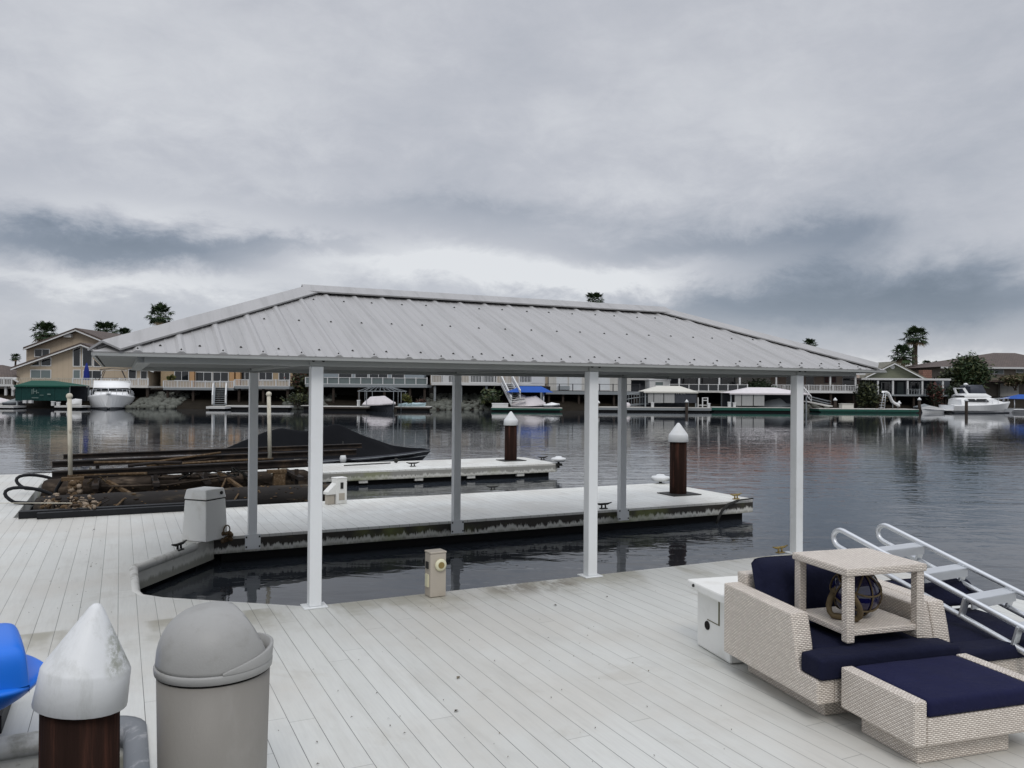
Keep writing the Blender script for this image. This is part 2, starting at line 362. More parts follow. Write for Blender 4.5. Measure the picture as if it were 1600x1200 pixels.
M_DECK = deck_mat(); M_DECKW = deck_mat('finger_boards', 1.22); M_FAS = fascia_mat('fascia_clean', .35); M_FASG = fascia_mat('fascia_grimy', 1.0); M_FASM = fascia_mat('fascia_mid', .55)
M_WICK = wicker_mat(); M_ROOF = roof_mat(); M_WATER = water_mat()
M_FLOAT = mat('float_black', (.012, .012, .012), .7, spec=.08)
M_LIP = mat('white_vinyl_lip', (.58, .58, .55), .45, dirt=(.12, .11, .07), dirt_amt=.6, dirt_scale=5)
M_GLIP = mat('grey_rubber', (.16, .17, .18), .5, dirt=(.45, .45, .45), dirt_amt=.6, dirt_scale=8)
M_RUB = mat('black_rubber', (.018, .019, .021), .45, var=.3, spec=.08)
M_WPOST = mat('white_post', (.72, .74, .745), .4, var=.04, dirt=(.45, .46, .43), dirt_amt=.3, dirt_scale=1.5)
M_SOFF = mat('soffit_paint', (.17, .178, .172), .6)
M_BEAM = mat('beam_paint', (.31, .322, .312), .5, var=.08)
M_CAP = mat('white_plastic', (.63, .645, .65), .42, var=.05, dirt=(.42, .42, .36), dirt_amt=.4, dirt_scale=3, bump=.05, bscale=60)
def cap_mat():
    m, t, b, uv, co = uvmat('mouldy_cap'); x, y, z = t.sep(co)
    c = t.mix(t.noise(co, 4, 5), (.585, .60, .605), (.66, .675, .68)); c = t.mix(t.ss(t.noise(t.vmath('MULTIPLY', co, (1, 1, .25)), 9, 6, .75), .48, .64, 0, .35), c, (.40, .41, .39))
    k = t.m('MULTIPLY', t.ss(x, .075, .115), t.m('MULTIPLY', t.ss(z, .70, .76), t.ss(z, .93, .87))); n = t.ss(t.noise(co, 26, 6, .75), .36, .60)
    c = t.mix(t.m('MULTIPLY', t.m('MULTIPLY', k, n), .6), c, (.105, .115, .045)); t.l.new(c, b.inputs['Base Color']); b.inputs['Roughness'].default_value = .5
    t.l.new(t.bump(t.noise(co, 30, 5), .12, .01), b.inputs['Normal']); return m
M_MCAP = cap_mat()
M_PILE = mat('pile_wood', (.020, .0105, .008), .85, var=.9, scale=9, bump=1.0, bscale=26, stretch=(1, 1, .07), dirt=(.075, .032, .022), dirt_amt=.75, dirt_scale=14, spec=.08)
M_BIN = mat('bin_plastic', (.215, .205, .185), .5, var=.10, bump=.10, bscale=120, dirt=(.30, .29, .27), dirt_amt=.45, dirt_scale=3.5, stretch=(1, 1, .35))
M_BINTOP = mat('bin_dome', (.30, .30, .29), .45, var=.10, bump=.10, bscale=120, dirt=(.20, .195, .175), dirt_amt=.5, dirt_scale=4.0)
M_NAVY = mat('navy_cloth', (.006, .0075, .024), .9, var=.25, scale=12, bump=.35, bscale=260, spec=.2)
M_NAVY2 = mat('navy_cloth_bluer', (.0085, .010, .040), .9, var=.2, scale=10, bump=.35, bscale=260, spec=.2)  # slightly brighter, bluer navy for the ottoman cushion
for m_ in (M_NAVY, M_NAVY2):
    t_ = NT(m_.node_tree); b_ = t_.n['Principled BSDF']; old = b_.inputs['Normal'].links[0].from_socket; co_ = t_.n.new('ShaderNodeTexCoord').outputs['Object']
    t_.l.new(t_.bump(t_.noise(t_.vmath('MULTIPLY', co_, (1, 1.6, 1)), 7.0, 3, .5, .8), .5, .03, old), b_.inputs['Normal'])
M_ALU = mat('aluminium', (.62, .64, .66), .38, var=.1, metal=.75)
M_WHITE = mat('white_paint', (.74, .74, .71), .5, var=.06, dirt=(.40, .38, .30), dirt_amt=.3, dirt_scale=4)
M_DWHITE = mat('far_white', (.56, .565, .56), .55, var=.08)
M_TAN = mat('pedestal_tan', (.42, .38, .32), .5, var=.06, dirt=(.25, .21, .15), dirt_amt=.4)
M_CREAM = mat('cream_plastic', (.66, .64, .46), .45, var=.05)
M_CLEAT = mat('cleat_iron', (.035, .035, .033), .5, var=.3, spec=.08)
M_RUST = mat('rusty_brass', (.23, .17, .06), .6, var=.35, scale=20)
M_ROPE = mat('rope', (.115, .085, .045), .9, var=.35, scale=60, bump=.6, bscale=120)
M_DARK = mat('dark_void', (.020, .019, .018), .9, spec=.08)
M_GLASSB = mat('blue_glass', (.003, .0035, .040), .06, var=.2, spec=.8)
M_BLUE = mat('blue_plastic', (.010, .155, .68), .35, var=.08, bump=.05, bscale=90)
M_COVER = mat('black_canvas', (.0045, .005, .0065), .8, var=.35, scale=2, bump=.9, bscale=3.5, spec=.08)
M_TANK = mat('lift_tank', (.034, .026, .020), .7, var=.7, scale=9, bump=.7, bscale=14, stretch=(.4, 1, 1), dirt=(.15, .115, .085), dirt_amt=.85, dirt_scale=5.0, spec=.08)
M_TANKB = mat('lift_tank_blue', (.026, .024, .023), .7, var=.5, scale=4, bump=.5, bscale=12, stretch=(.3, 1, 1), dirt=(.10, .08, .055), dirt_amt=.9, dirt_scale=5.0, spec=.08)
M_STEEL = mat('lift_steel', (.028, .024, .022), .6, var=.5, scale=6, dirt=(.12, .08, .05), dirt_amt=.6, spec=.08)
M_CRUST = mat('barnacle', (.10, .068, .040), .95, var=.6, scale=22, bump=1.0, bscale=40, dirt=(.26, .20, .14), dirt_amt=.7, dirt_scale=20, spec=.08)
M_PVC = mat('pvc_pole', (.55, .52, .43), .5, dirt=(.2, .16, .1), dirt_amt=.6, dirt_scale=6)
M_GLASS = mat('window_glass', (.012, .015, .018), .08, var=.4, scale=.8, spec=.6)
M_GLASSL = mat('window_blind', (.13, .16, .16), .2, var=.25, scale=.9)
M_BARK = mat('palm_bark', (.10, .08, .06), .9, var=.4, scale=9, bump=.5, bscale=18)
M_LEAF = [mat('frond_dark', (.022, .042, .018), .55, var=.5, scale=2), mat('frond_mid', (.040, .066, .026), .55, var=.5, scale=2),
          mat('leaf_olive', (.058, .066, .024), .6, var=.6, scale=2), mat('leaf_dark', (.020, .028, .014), .65, var=.5, scale=2),
          mat('leaf_yellow', (.13, .13, .025), .6, var=.5, scale=3), mat('leaf_red', (.09, .032, .024), .65, var=.5, scale=3), mat('dead_frond', (.13, .10, .06), .8, var=.4, scale=4)]

# ------------------------------------------------------------------ setting: water, bank, land, deck
mb = MB(); mb.quad((-500, -150, WATER), (700, -150, WATER), (700, 700, WATER), (-500, 700, WATER))
tag(mb.build('water', M_WATER), kind='structure')
# far bank: a slope from below the water up to the yards (camera-bank frame)
M_BANK = mat('bank_soil', (.018, .015, .011), .95, var=.5, scale=1.2, bump=.6, bscale=3, spec=.08)
def shore(u): return 81.5 + .12*u
us = [-130 + 2*i for i in range(140)]
secs = []
for vv, zz_ in ((-1.2, -1.6), (0, -.30), (1.2, .05), (3, .55), (5.5, 1.0), (9, 1.35), (40, 1.5), (700, 1.55)):
    secs.append([(u*(1 if vv < 100 else 4), shore(u)+vv+uni(-.4, .4)*(vv < 20), zz_+uni(-.12, .12)*(vv < 30)) for u in us])
mb = MB(); mb.loft(secs); o = mb.build('far_bank', M_BANK, frame='c'); tag(o, kind='structure')

DK = 0.10
outline = [(7.25, -2.5), (7.25, 6.88), (1.45, 6.88), (.36, 7.70), (.17, 7.88), (.13, 8.05), (.13, 9.15), (1.05, 10.5), (1.05, 13.15), (-1.33, 13.15),
           (-1.33, 19.6), (-12, 19.6), (-12, 4.95), (-.08, 4.95), (.05, 4.90), (.09, 4.75), (.09, 1.2), (-12, 1.2), (-12, -2.5)]
mb = MB(); mb.prism(outline, -.035, 0); deck = tag(mb.build('deck', M_DECK), kind='structure')
def offset_path(pts, d):            # pts open polyline; offset to the right-hand side
    out = []
    for i, p in enumerate(pts):
        a = Vector(pts[max(i-1, 0)]); b = Vector(pts[min(i+1, len(pts)-1)]); t = (b-a).normalized(); out.append((p[0]+t.y*d, p[1]-t.x*d))
    return out
def wallstrip(mb, pts, z0, z1, th):   # vertical board following pts, th thick inward (left)
    q = offset_path(pts, -th)
    for (a, b), (c, d2) in zip(zip(pts, pts[1:]), zip(q, q[1:])):
        mb.prism([a, b, d2, c], z0, z1)
mb = MB()
slipw = [(7.25, 6.883), (1.45, 6.883), (.36, 7.705), (.172, 7.885), (.133, 8.05), (.133, 9.15), (1.05, 10.503)]
wallstrip(mb, [p for p in slipw], -.265, -.036, .04)
wallstrip(mb, [(1.05, 13.153), (-1.327, 13.153)], -.21, -.036, .04); wallstrip(mb, [(-1.327, 13.153), (-1.327, 17.5)], -.21, -.002, .05)
wallstrip(mb, [(-12, 4.947), (-.08, 4.947), (.05, 4.897), (.093, 4.75), (.093, 1.2)], -.24, -.036, .04)
wallstrip(mb, [(7.253, -2.5), (7.253, 6.88)], -.21, -.036, .04); wallstrip(mb, [(-1.33, 19.603), (-12, 19.603)], -.21, -.036, .04)
mb.build('fascia', M_FAS, deck)
mb = MB()
mb.box(1.6, 7.1, -2.3, 6.7, -.6, -.037); mb.box(-12, .0, 5.1, 7.7, -.6, -.037); mb.box(-12, 0, 7.7, 9.1, -.6, -.037); mb.box(-12, .0, 9.1, 10.5, -.6, -.037); mb.box(-12, .85, 10.6, 13.0, -.6, -.037); mb.box(-12, -1.5, 13.0, 19.4, -.6, -.037)
mb.box(.25, 1.6, -2.3, 6.7, -.6, -.037)
mb.build('float', M_FLOAT, deck)
mb = MB(); mb.tube([(p[0], p[1], -.028) for p in [(1.3, 7.0), (.36, 7.70), (.185, 7.87), (.14, 8.05), (.135, 9.13), (.5, 9.68), (.80, 10.13)]], [.022, .026, .034, .042, .048, .048, .048], 10)
mb.build('edge_bumper', M_LIP, deck, label='white rounded bumper round the pointed end of the boat slip')
mb = MB(); mb.tube([(-12, 4.95, -.045), (-.2, 4.95, -.045)], .06, 10)
mb.build('edge_bumper', M_LIP, deck, label='dirty white rounded bumper on the edge by the blue boat')
mb = MB(); cp = [(-.16, 4.955)] + [(-.05+.14*math.sin(a), 4.80+.155*math.cos(a)) for a in [i*math.pi/2/6 for i in range(7)]] + [(.09, 4.5), (.09, 3.9), (.09, 3.0)]
secs = []
for i, p in enumerate(cp):
    a = Vector(cp[max(i-1, 0)]); b = Vector(cp[min(i+1, len(cp)-1)]); t = (b-a).normalized(); n = Vector((-t.y, t.x))
    secs.append([(p[0]+n.x*w, p[1]+n.y*w, z) for w, z in ((.055, .002), (.055, .016), (.01, .02), (-.045, -.005), (-.06, -.05), (-.05, -.11), (-.02, -.12))])
mb.loft(secs); mb.build('edge_bumper', M_GLIP, deck, label='grey ribbed rubber bumper curving round the near corner')
# finger docks
def finger(label, x0, x1, y0, y1, fmat, group='finger docks'):
    f = thing('finger_dock', label, 'dock', (x0, y0, 0), group=group)
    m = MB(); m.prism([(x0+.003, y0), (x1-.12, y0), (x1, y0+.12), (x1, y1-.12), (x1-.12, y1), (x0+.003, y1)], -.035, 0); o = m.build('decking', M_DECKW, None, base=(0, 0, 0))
    o.parent = f; o.location = (-x0, -y0, 0); BASE.pop(o)
    m = MB(); wallstrip(m, [(x0+.003, y0-.003), (x1-.12, y0-.003), (x1+.003, y0+.12), (x1+.003, y1-.12), (x1-.12, y1+.003), (x0+.003, y1+.003)], -.205, -.036, .05); m.build('fascia', fmat, f)
    m = MB()
    for i in range(int((x1-x0-.6)/.25)): pass
    m.box(x0+.1, x1-.25, y0+.10, y1-.1, -.6, -.21); m.build('float', M_FLOAT, f)
    k = x0+.9
    while k < x1-.4 and y0 > 15: MB().box(k, k+.20, y0+.012, y0+.09, -.27, -.207).build('bracket', M_LIP, f); k += 1.30
    return f
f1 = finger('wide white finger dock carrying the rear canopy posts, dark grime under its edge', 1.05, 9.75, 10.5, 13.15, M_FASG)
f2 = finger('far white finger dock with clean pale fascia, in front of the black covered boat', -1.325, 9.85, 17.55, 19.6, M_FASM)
ru = MB(); ru.box(-1.25, 1.85, 13.00, 13.14, .006, .10); ru.box(-1.02, 1.2, 12.86, 12.995, .006, .085)
tag(ru.build('rub_rail', M_RUB, None, base=(-1.2, 13, 0)), 'long black rubber rail lying along the dock edge beside the boat lift', 'rubber rail')

# ------------------------------------------------------------------ boat canopy
Yf, Yb, PX_, ZB = 6.86, 10.42, (1.489, 4.207, 6.946), 2.03
XL, XR, YF, YB, ZR = -.185, 8.18, 6.68, 10.70, 2.105
RX0, RX1, RY, RZ = 1.78, 6.38, 8.66, 2.872
can = thing('boat_canopy', 'long grey metal hipped canopy roof on six white posts over an empty boat slip', 'boat canopy', (PX_[0], Yf, 0))
def corr(a, b, c, dd=None):
    pass
def slope(name, e0, e1, r0, r1, ribs_from, step=.305):
    # panel between eave e0->e1 and ridge r0->r1 (r0==r1 for a hip end); ribs run up the slope
    m = MB(); e0, e1, r0, r1 = map(Vector, (e0, e1, r0, r1)); al = (e1-e0); Ln = al.length; al.normalize()
    n = al.cross((r0-e0)).normalized()
    if n.z < 0: n = -n
    upd = n.cross(al).normalized()
    if upd.z < 0: upd = -upd
    def top(t):                       # slope length available at distance t along the eave
        ta, tb = (r0-e0).dot(al), (r1-e0).dot(al); hh = (r0-e0).dot(upd)
        if t < ta: return hh*t/ta
        if t > tb: return hh*(Ln-t)/(Ln-tb)
        return hh
    k = ribs_from; ks = []
    while k < Ln: ks.append(k); k += step
    pr = []                           # cross profile: distance, height
    pr.append((0.001, 0))
    for q in ks:
        if .06 < q < Ln-.06: pr += [(q-.036, 0), (q-.012, .016), (q+.012, .016), (q+.036, 0)]
    for a, b in zip(ks, ks[1:]):
        for w in (.36, .64):
            c = lerp(a, b, w)
            if .05 < c < Ln-.05: pr += [(c-.012, 0), (c, .005), (c+.012, 0)]
    pr.append((Ln-.001, 0)); pr.sort()
    secs = [[e0+al*t+n*h for t, h in pr], [e0+al*t+upd*max(.0, top(t)-.0)+n*h for t, h in pr]]
    m.loft(secs, smooth=False)
    m.loft([[p-n*.012 for p in secs[1]], [p-n*.012 for p in secs[0]]], smooth=False)
    m.loft([[e0+al*t-n*.012 for t, h in pr], secs[0]], smooth=False)
    m.cur = 1                         # screws
    for a, b in zip(ks, ks[1:]):
        c = lerp(a, b, .5)
        for s_ in (.17, 1.02, 1.78):
            if s_ < top(c)-.15:
                p = e0+al*(c+uni(-.02, .02))+upd*(s_+uni(-.012, .012)); rr = .010
                m.add([p-al*rr-upd*rr+n*.002, p+al*rr-upd*rr+n*.002, p+al*rr+upd*rr+n*.002, p-al*rr+upd*rr+n*.002, p+n*.014], [(0,1,4),(1,2,4),(2,3,4),(3,0,4)])
    for q in ks:
        p = e0+al*q+upd*.035+n*.017; rr = .007
        if q < Ln-.1: m.add([p-al*rr-upd*rr, p+al*rr-upd*rr, p+al*rr+upd*rr, p-al*rr+upd*rr, p+n*.012], [(0,1,4),(1,2,4),(2,3,4),(3,0,4)])
    return m.build(name, [M_ROOF, M_CLEAT], can)
eA, eB, eC, eD = (XL, YF, ZR), (XR, YF, ZR), (XR, YB, ZR), (XL, YB, ZR)
r0, r1 = (RX0, RY, RZ), (RX1, RY, RZ)
slope('roof_panel', eA, eB, r0, r1, .30); slope('roof_panel', eC, eD, r1, r0, .30)
slope('roof_panel', eD, eA, r0, r0, .20); slope('roof_panel', eB, eC, r1, r1, .20)
def capstrip(a, b, nA, nB, w=.155, lift=.036):
    a, b = Vector(a), Vector(b); t = (b-a).normalized(); m = MB(); up_ = (Vector(nA)+Vector(nB)).normalized()
    ua = Vector(nA).cross(t).normalized(); ub = Vector(nB).cross(t).normalized()
    if ua.dot(Vector(nB)) > 0: ua = -ua
    if ub.dot(Vector(nA)) > 0: ub = -ub
    sec = lambda p: [p+ua*w+Vector(nA)*(lift-.015), p+ua*w+Vector(nA)*lift, p+up_*(lift+.025), p+ub*w+Vector(nB)*lift, p+ub*w+Vector(nB)*(lift-.015), p+up_*(lift+.008)]
    m.loft([sec(a), sec(b)], closed=True, smooth=False); s1, s2 = sec(a), sec(b); m.quad(*s1); m.quad(*s2[::-1]); return m
nF = Vector((0, -(RZ-ZR), RY-YF)).normalized(); nBk = Vector((0, RZ-ZR, YB-RY)).normalized()
nL = Vector((-(RZ-ZR), 0, RX0-XL)).normalized(); nR = Vector((RZ-ZR, 0, XR-RX1)).normalized()
capstrip(Vector(r0)+Vector((-.06, 0, 0)), Vector(r1)+Vector((.06, 0, 0)), nF, nBk, lift=.046).build('ridge_cap', M_ROOF, can)
for e, r, na, nb in ((eA, r0, nF, nL), (eB, r1, nF, nR), (eC, r1, nBk, nR), (eD, r0, nBk, nL)):
    capstrip(Vector(e).lerp(Vector(r), .035), r, na, nb).build('hip_cap', M_ROOF, can)
for y, nm in ((Yf, 'front'), (Yb, 'rear')):
    m = MB(); m.box(XL+.35, XR-.35, y-.055, y+.055, ZB, ZB+.095); m.build('beam', M_BEAM, can, bevel=.004)
for x in (XL+.35, XR-.35):
    m = MB(); m.box(x-.05, x+.05, Yf+.056, Yb-.056, ZB+.003, ZB+.095); m.build('beam', M_BEAM, can)
for x in PX_:
    m = MB(); m.box(x-.04, x+.04, Yf+.057, Yb-.057, ZB+.02, ZB+.12); m.build('cross_beam', M_BEAM, can)
for k in range(2):                     # eave trim all round
    pass
m = MB()
for a, b in ((eA, eB), (eB, eC), (eC, eD), (eD, eA)):
    a, b = Vector(a), Vector(b); m.bar(a+Vector((0, 0, -.022)), b+Vector((0, 0, -.020)), .02, .020)
m.build('eave_trim', M_BEAM, can)
m = MB(); m.quad((XL+.03, YF+.03, ZR-.03), (XL+.03, YB-.03, ZR-.03), (XR-.03, YB-.03, ZR-.03), (XR-.03, YF+.03, ZR-.03)); m.build('soffit', M_SOFF, can)
for x in PX_:
    for y in (Yf, Yb):
        hw = .051; zb = .012 if y == Yf else -.13
        m = MB(); m.box(x-hw, x+hw, y-hw, y+hw, zb, ZB-.002); p = m.build('post', M_WPOST, can, bevel=.006)
        if y == Yf:
            m = MB(); m.box(x-.10, x+.10, y-.085, y+.085, .001, .012); m.build('base_plate', M_WPOST, p, bevel=.003)
        else:
            m = MB(); m.box(x-.092, x+.092, y-hw-.014, y-hw-.002, -.15, .03)
            m.cur = 1
            for sx in (-1, 1):
                for z in (-.12, .0): m.box(x+sx*.078-.008, x+sx*.078+.008, y-hw-.024, y-hw-.014, z-.01, z+.01)
            m.build('base_plate', [M_WPOST, M_CLEAT], p)
        m = MB(); m.box(x-.07, x+.07, y-.075, y-.057, ZB-.0, ZB+.085); m.cur = 1
        for sx in (-1, 1): m.lathe([(.013, 0), (.013, .012)], (x+sx*.042, y-.075, ZB+.045), 8, Matrix.Rotation(math.pi/2, 3, 'X'))
        m.build('bracket', [M_BEAM, M_CLEAT], p)
# ------------------------------------------------------------------ piles
def pile(label, x, y, r, top, ch, tilt=0, group='capped mooring piles', z0=-2.0, hoop=True):
    t = thing('mooring_pile', label, 'mooring pile', (x, y, 0), group=group)
    m = MB(); m.lathe([(r*1.02, z0), (r, 0), (r*.98, top-ch*.6)], (x, y, 0), 28); m.build('shaft', M_PILE, t)
    m = MB(); R = r*1.13; b = top-ch
    M = Matrix.Rotation(tilt, 3, 'Y')
    pr = [(R*1.0, 0), (R*1.045, .004), (R*1.0, ch*.36), (R*.97, ch*.385), (R*.17, ch*.945), (R*.09, ch*.982), (.003, ch*.99)]
    m.lathe(pr, (x, y, b), 30, M); o = m.build('cap', M_MCAP if ch == .40 else M_CAP, t)
    return t
pile('wooden mooring pile with a large white cone cap, closest to the viewer', -.13, 3.60, .143, .995, .40, math.radians(8))
p = at(1066, 773); pile('dark wooden mooring pile with white cone cap on the near finger dock', p.x, p.y+.12, .15, 1.27, .34)
m = MB(); m.box(p.x-.3, p.x+.3, p.y-.16, p.y+.34, .004, .016); tag(m.build('pile_collar', M_CLEAT, None, base=(p.x, p.y, 0)), 'dark flat collar round the pile on the near finger dock', 'pile collar')
p = at(801, 720); pile('reddish brown mooring pile with white cone cap on the far finger dock', p.x, p.y+.12, .16, 1.27, .36)
m = MB(); m.box(p.x-.32, p.x+.32, p.y-.16, p.y+.34, .004, .016); tag(m.build('pile_collar', M_CLEAT, None, base=(p.x, p.y, 0)), 'dark flat collar round the pile on the far finger dock', 'pile collar')
# ------------------------------------------------------------------ litter bin
bx, by = .368, 3.62
bn = thing('litter_bin', 'tall beige grey plastic litter bin with a domed top beside the nearest capped pile', 'litter bin', (bx, by, 0))
m = MB(); m.lathe([(.205, 0), (.212, .02), (.226, .655)], (bx, by, 0), 40); m.build('body', M_BIN, bn)
m = MB(); m.lathe([(.228, .664), (.235, .667), (.237, .692), (.234, .699), (.228, .702), (.222, .69)], (bx, by, 0), 40); m.build('rim', M_BINTOP, bn)
import bmesh
dprof = [(.230*(1-t**2.3)**(1/2.3), (.700+.232*t)) for t in [i/16 for i in range(16)] + [.965, .985, .995]] + [(.003, .932)]
m = MB(); m.lathe(dprof, (bx, by, 0), 48)
dome = m.build('dome', M_BINTOP, bn)
bm = bmesh.new(); bm.from_mesh(dome.data); pn = Vector((.87, .20, .44)).normalized(); pco = Vector((.128, 0, .82))
bmesh.ops.bisect_plane(bm, geom=bm.verts[:] + bm.edges[:] + bm.faces[:], plane_co=pco, plane_no=pn, clear_outer=True)
cutv = [v.co.copy() for v in bm.verts if abs((v.co-pco).dot(pn)) < 1e-4]
bm.to_mesh(dome.data); bm.free()
md = dome.modifiers.new('shell', 'SOLIDIFY'); md.thickness = .007; md.offset = -1
cc = sum(cutv, Vector())/len(cutv); e1 = pn.orthogonal().normalized(); e2 = pn.cross(e1)
cutv.sort(key=lambda q: math.atan2((q-cc).dot(e2), (q-cc).dot(e1)))
m = MB(); m.quad(*[q+Vector((bx, by, 0))-pn*.022-(q-cc)*.03 for q in cutv]); m.build('flap', M_BIN, bn)
m = MB(); arc = [math.radians(a) for a in range(-88, 89, 8)]
m.loft([[(bx+r*math.cos(a), by+r*math.sin(a), z) for r, z in ((.236, .700), (.240, .701+.055*math.cos(a)**.7), (.226, .703+.055*math.cos(a)**.7), (.222, .700))] for a in arc]); m.build('collar', M_BINTOP, bn)
m = MB(); m.lathe([(.221, .60), (.221, .69)], (bx, by, 0), 30); m.build('liner', M_DARK, bn)

# ------------------------------------------------------------------ blue pedal boat at the left edge
pb = thing('pedal_boat', 'bright blue plastic pedal boat hull at the left edge of the deck', 'pedal boat', (-.75, 4.95, 0))
m = MB(); secs = []
c0 = Vector((-1.35, 4.75)); ax_ = Vector((.985, .17)); px_ = Vector((-.17, .985))
for s_, w, zl, zh, zc in ((-1.0, .42, .10, .43, .45), (.2, .42, .10, .42, .44), (.55, .41, .13, .40, .42), (.76, .40, .20, .385, .40), (.90, .36, .27, .375, .385), (.985, .20, .325, .37, .372), (1.02, .03, .355, .365, .366)):
    q = c0+ax_*s_
    secs.append([(q.x+px_.x*w*k, q.y+px_.y*w*k, z) for k, z in ((-.55, zl), (-.85, lerp(zl, zh, .5)), (-1.0, zh-.02), (-1.0, zh), (-.8, zh+.015), (0, zc), (.8, zh+.015), (1, zh), (1, zh-.02), (.85, lerp(zl, zh, .5)), (.55, zl))])
m.loft(secs, closed=True); m.quad(*secs[0]); hull_o = m.build('hull', M_BLUE, pb); md = hull_o.modifiers.new('sub', 'SUBSURF'); md.levels = md.render_levels = 2
m = MB(); secs = []
for s_, w, zt in ((-.9, .33, .64), (.76, .33, .575), (.865, .32, .573), (.905, .31, .555), (.918, .30, .50), (.922, .30, .43), (.925, .29, .36)):
    q = c0+ax_*s_; secs.append([(q.x+px_.x*w*k, q.y+px_.y*w*k, z) for k, z in ((-1.05, .38), (-1.0, zt-.05), (-.85, zt), (0, zt+.01), (.85, zt), (1, zt-.05), (1.05, .38))])
m.loft(secs); o = m.build('seat', M_BLUE, pb); md = o.modifiers.new('sub', 'SUBSURF'); md.levels = md.render_levels = 2
m = MB(); m.box(-3.5, -.55, 5.03, 5.50, .004, .10); tag(m.build('rubber_mat', M_RUB, None, base=(-1, 5.4, 0)), 'thick black rubber mat under the blue pedal boat', 'rubber mat')

# ------------------------------------------------------------------ pedestals, cleats, rollers
q_ = at(322, 848); FR['ped'] = (q_.x+.01, q_.y+.262, math.radians(43)); pd = thing('dock_box', 'big white tapered dock box with lid at the corner of the boat slip', 'dock box', (0, 0, 0), 'ped')
m = MB(); m.taper(-.19, .19, -.185, .185, .002, .485, .022); m.build('body', M_WHITE, pd, bevel=.012)
m = MB(); m.taper(-.176, .176, -.171, .171, .497, .615, .020); m.build('lid', M_WHITE, pd, bevel=.014)
m = MB(); m.box(-.160, .160, -.155, .155, .484, .498); m.build('seam', M_DARK, pd)
m = MB(); m.lathe([(.022, 0), (.022, .012)], (.09, -.160, .56), 10, Matrix.Rotation(math.pi/2, 3, 'X')); m.build('lock', M_CLEAT, pd)
m = MB()
for k in range(22):
    m.ball((uni(.08, .24), -.19+uni(-.03, .02), uni(-.04, .05)+.05*(rnd() < .3)), uni(.012, .034), 7, 5, (1.2, .7, 1))
m.build('rust_crust', M_CRUST, pd)
m = MB(); m.tube([(.15+.055*math.cos(a), -.20, .10+.055*math.sin(a)) for a in [i*math.pi*2/14 for i in range(15)]], .008, 6); m.build('hose', M_ROPE, pd)

def post_box(label, x, y, h, w, mat_, rot=0, outlet=True):
    fr = 'pb%d' % len(FR); FR[fr] = (x, y, rot); t = thing('power_pedestal', label, 'power pedestal', (0, 0, 0), fr)
    m = MB(); m.box(-w/2, w/2, -w*.42, w*.42, .002, h); m.build('body', mat_, t, bevel=.008)
    m = MB(); m.box(-w/2-.004, w/2+.004, -w*.42-.004, w*.42+.004, h+.001, h+.018); m.build('lid', mat_, t, bevel=.006)
    return t, w
t, w = post_box('short tan power pedestal with a round cream outlet at the slip edge', 2.545, 6.78, .385, .152, M_TAN, .06)
m = MB(); m.lathe([(.050, 0), (.056, .010), (.050, .022), (.030, .024)], (.018, -w*.42, .285), 20, Matrix.Rotation(math.pi/2, 3, 'X')); o = m.build('outlet', M_CREAM, t)
m = MB(); m.lathe([(.029, .0), (.029, .02)], (.018, -w*.42-.008, .285), 16, Matrix.Rotation(math.pi/2, 3, 'X')); m.build('socket', M_RUST, o)
m = MB(); m.box(-w/2-.012, -w/2, -.03, .03, .09, .20); m.build('meter', M_CREAM, t)
m = MB(); m.box(-w/2-.010, -w/2, -.025, .025, .25, .31); m.build('switch', M_CLEAT, t)
p = at(531, 787); t, w = post_box('white power pedestal with a side hood, near finger dock', p.x, p.y+.05, .40, .19, M_WHITE, .30)
m = MB(); m.prism([(-w/2, .33), (-w/2-.15, .20), (-w/2-.15, .16), (-w/2, .16)], -.07, .07, 'y'); m.build('hood', M_WHITE, t)
m = MB(); m.box(-.05, .05, -w*.42-.006, -w*.42, .06, .17); m.build('panel', M_TAN, t)
m = MB(); m.box(-.025, .025, -w*.42-.008, -w*.42, .24, .34); m.build('outlet', M_CLEAT, t)
m = MB(); m.box(-w/2-.13, -w/2-.02, -.05, .05, .003, .15); m.build('side_box', M_TAN, t)

def cleat(label, x, y, rot, mt, sc=1.0, first=[None]):
    fr = 'cl%d' % len(FR); FR[fr] = (x, y, rot); t = thing('dock_cleat', label, 'cleat', (0, 0, 0), fr, 'dock cleats')
    m = MB(); s_ = sc
    m.box(-.05*s_, .05*s_, -.025*s_, .025*s_, .001, .012*s_); m.build('base', mt, t)
    m = MB(); m.tube([(-.03*s_, 0, .01), (-.025*s_, 0, .06*s_)], .011*s_, 7); m.tube([(.03*s_, 0, .01), (.025*s_, 0, .06*s_)], .011*s_, 7)
    m.tube([(-.125*s_, 0, .078*s_), (-.06*s_, 0, .062*s_), (.06*s_, 0, .062*s_), (.125*s_, 0, .078*s_)], [.006*s_, .014*s_, .014*s_, .006*s_], 8)
    m.build('horn', mt, t); return t
for lab, q, rot, mt, sc in (('dark iron cleat on the deck beside the big white dock box', (280, 860), .95, M_CLEAT, 1.15),
        ('dark iron cleat at the near edge of the near finger dock', (943, 795), 0, M_CLEAT, 1.2),
        ('dark iron cleat in the middle of the far finger dock', (645, 729), 0, M_CLEAT, 1.3),
        ('small dark cleat at the tip of the far finger dock', (848, 719), 0, M_CLEAT, 1.2),
        ('brassy cleat on the tip corner of the near finger dock', (1150, 780), .2, M_RUST, 1.2),
        ('brassy cleat on the deck edge by the right front post', (1219, 864), .1, M_RUST, 1.0),
        ('small dark cleat on the far edge of the near finger dock', (770, 766), 0, M_CLEAT, 1.0)):
    p = at(*q); cleat(lab, p.x, p.y, rot, mt, sc)
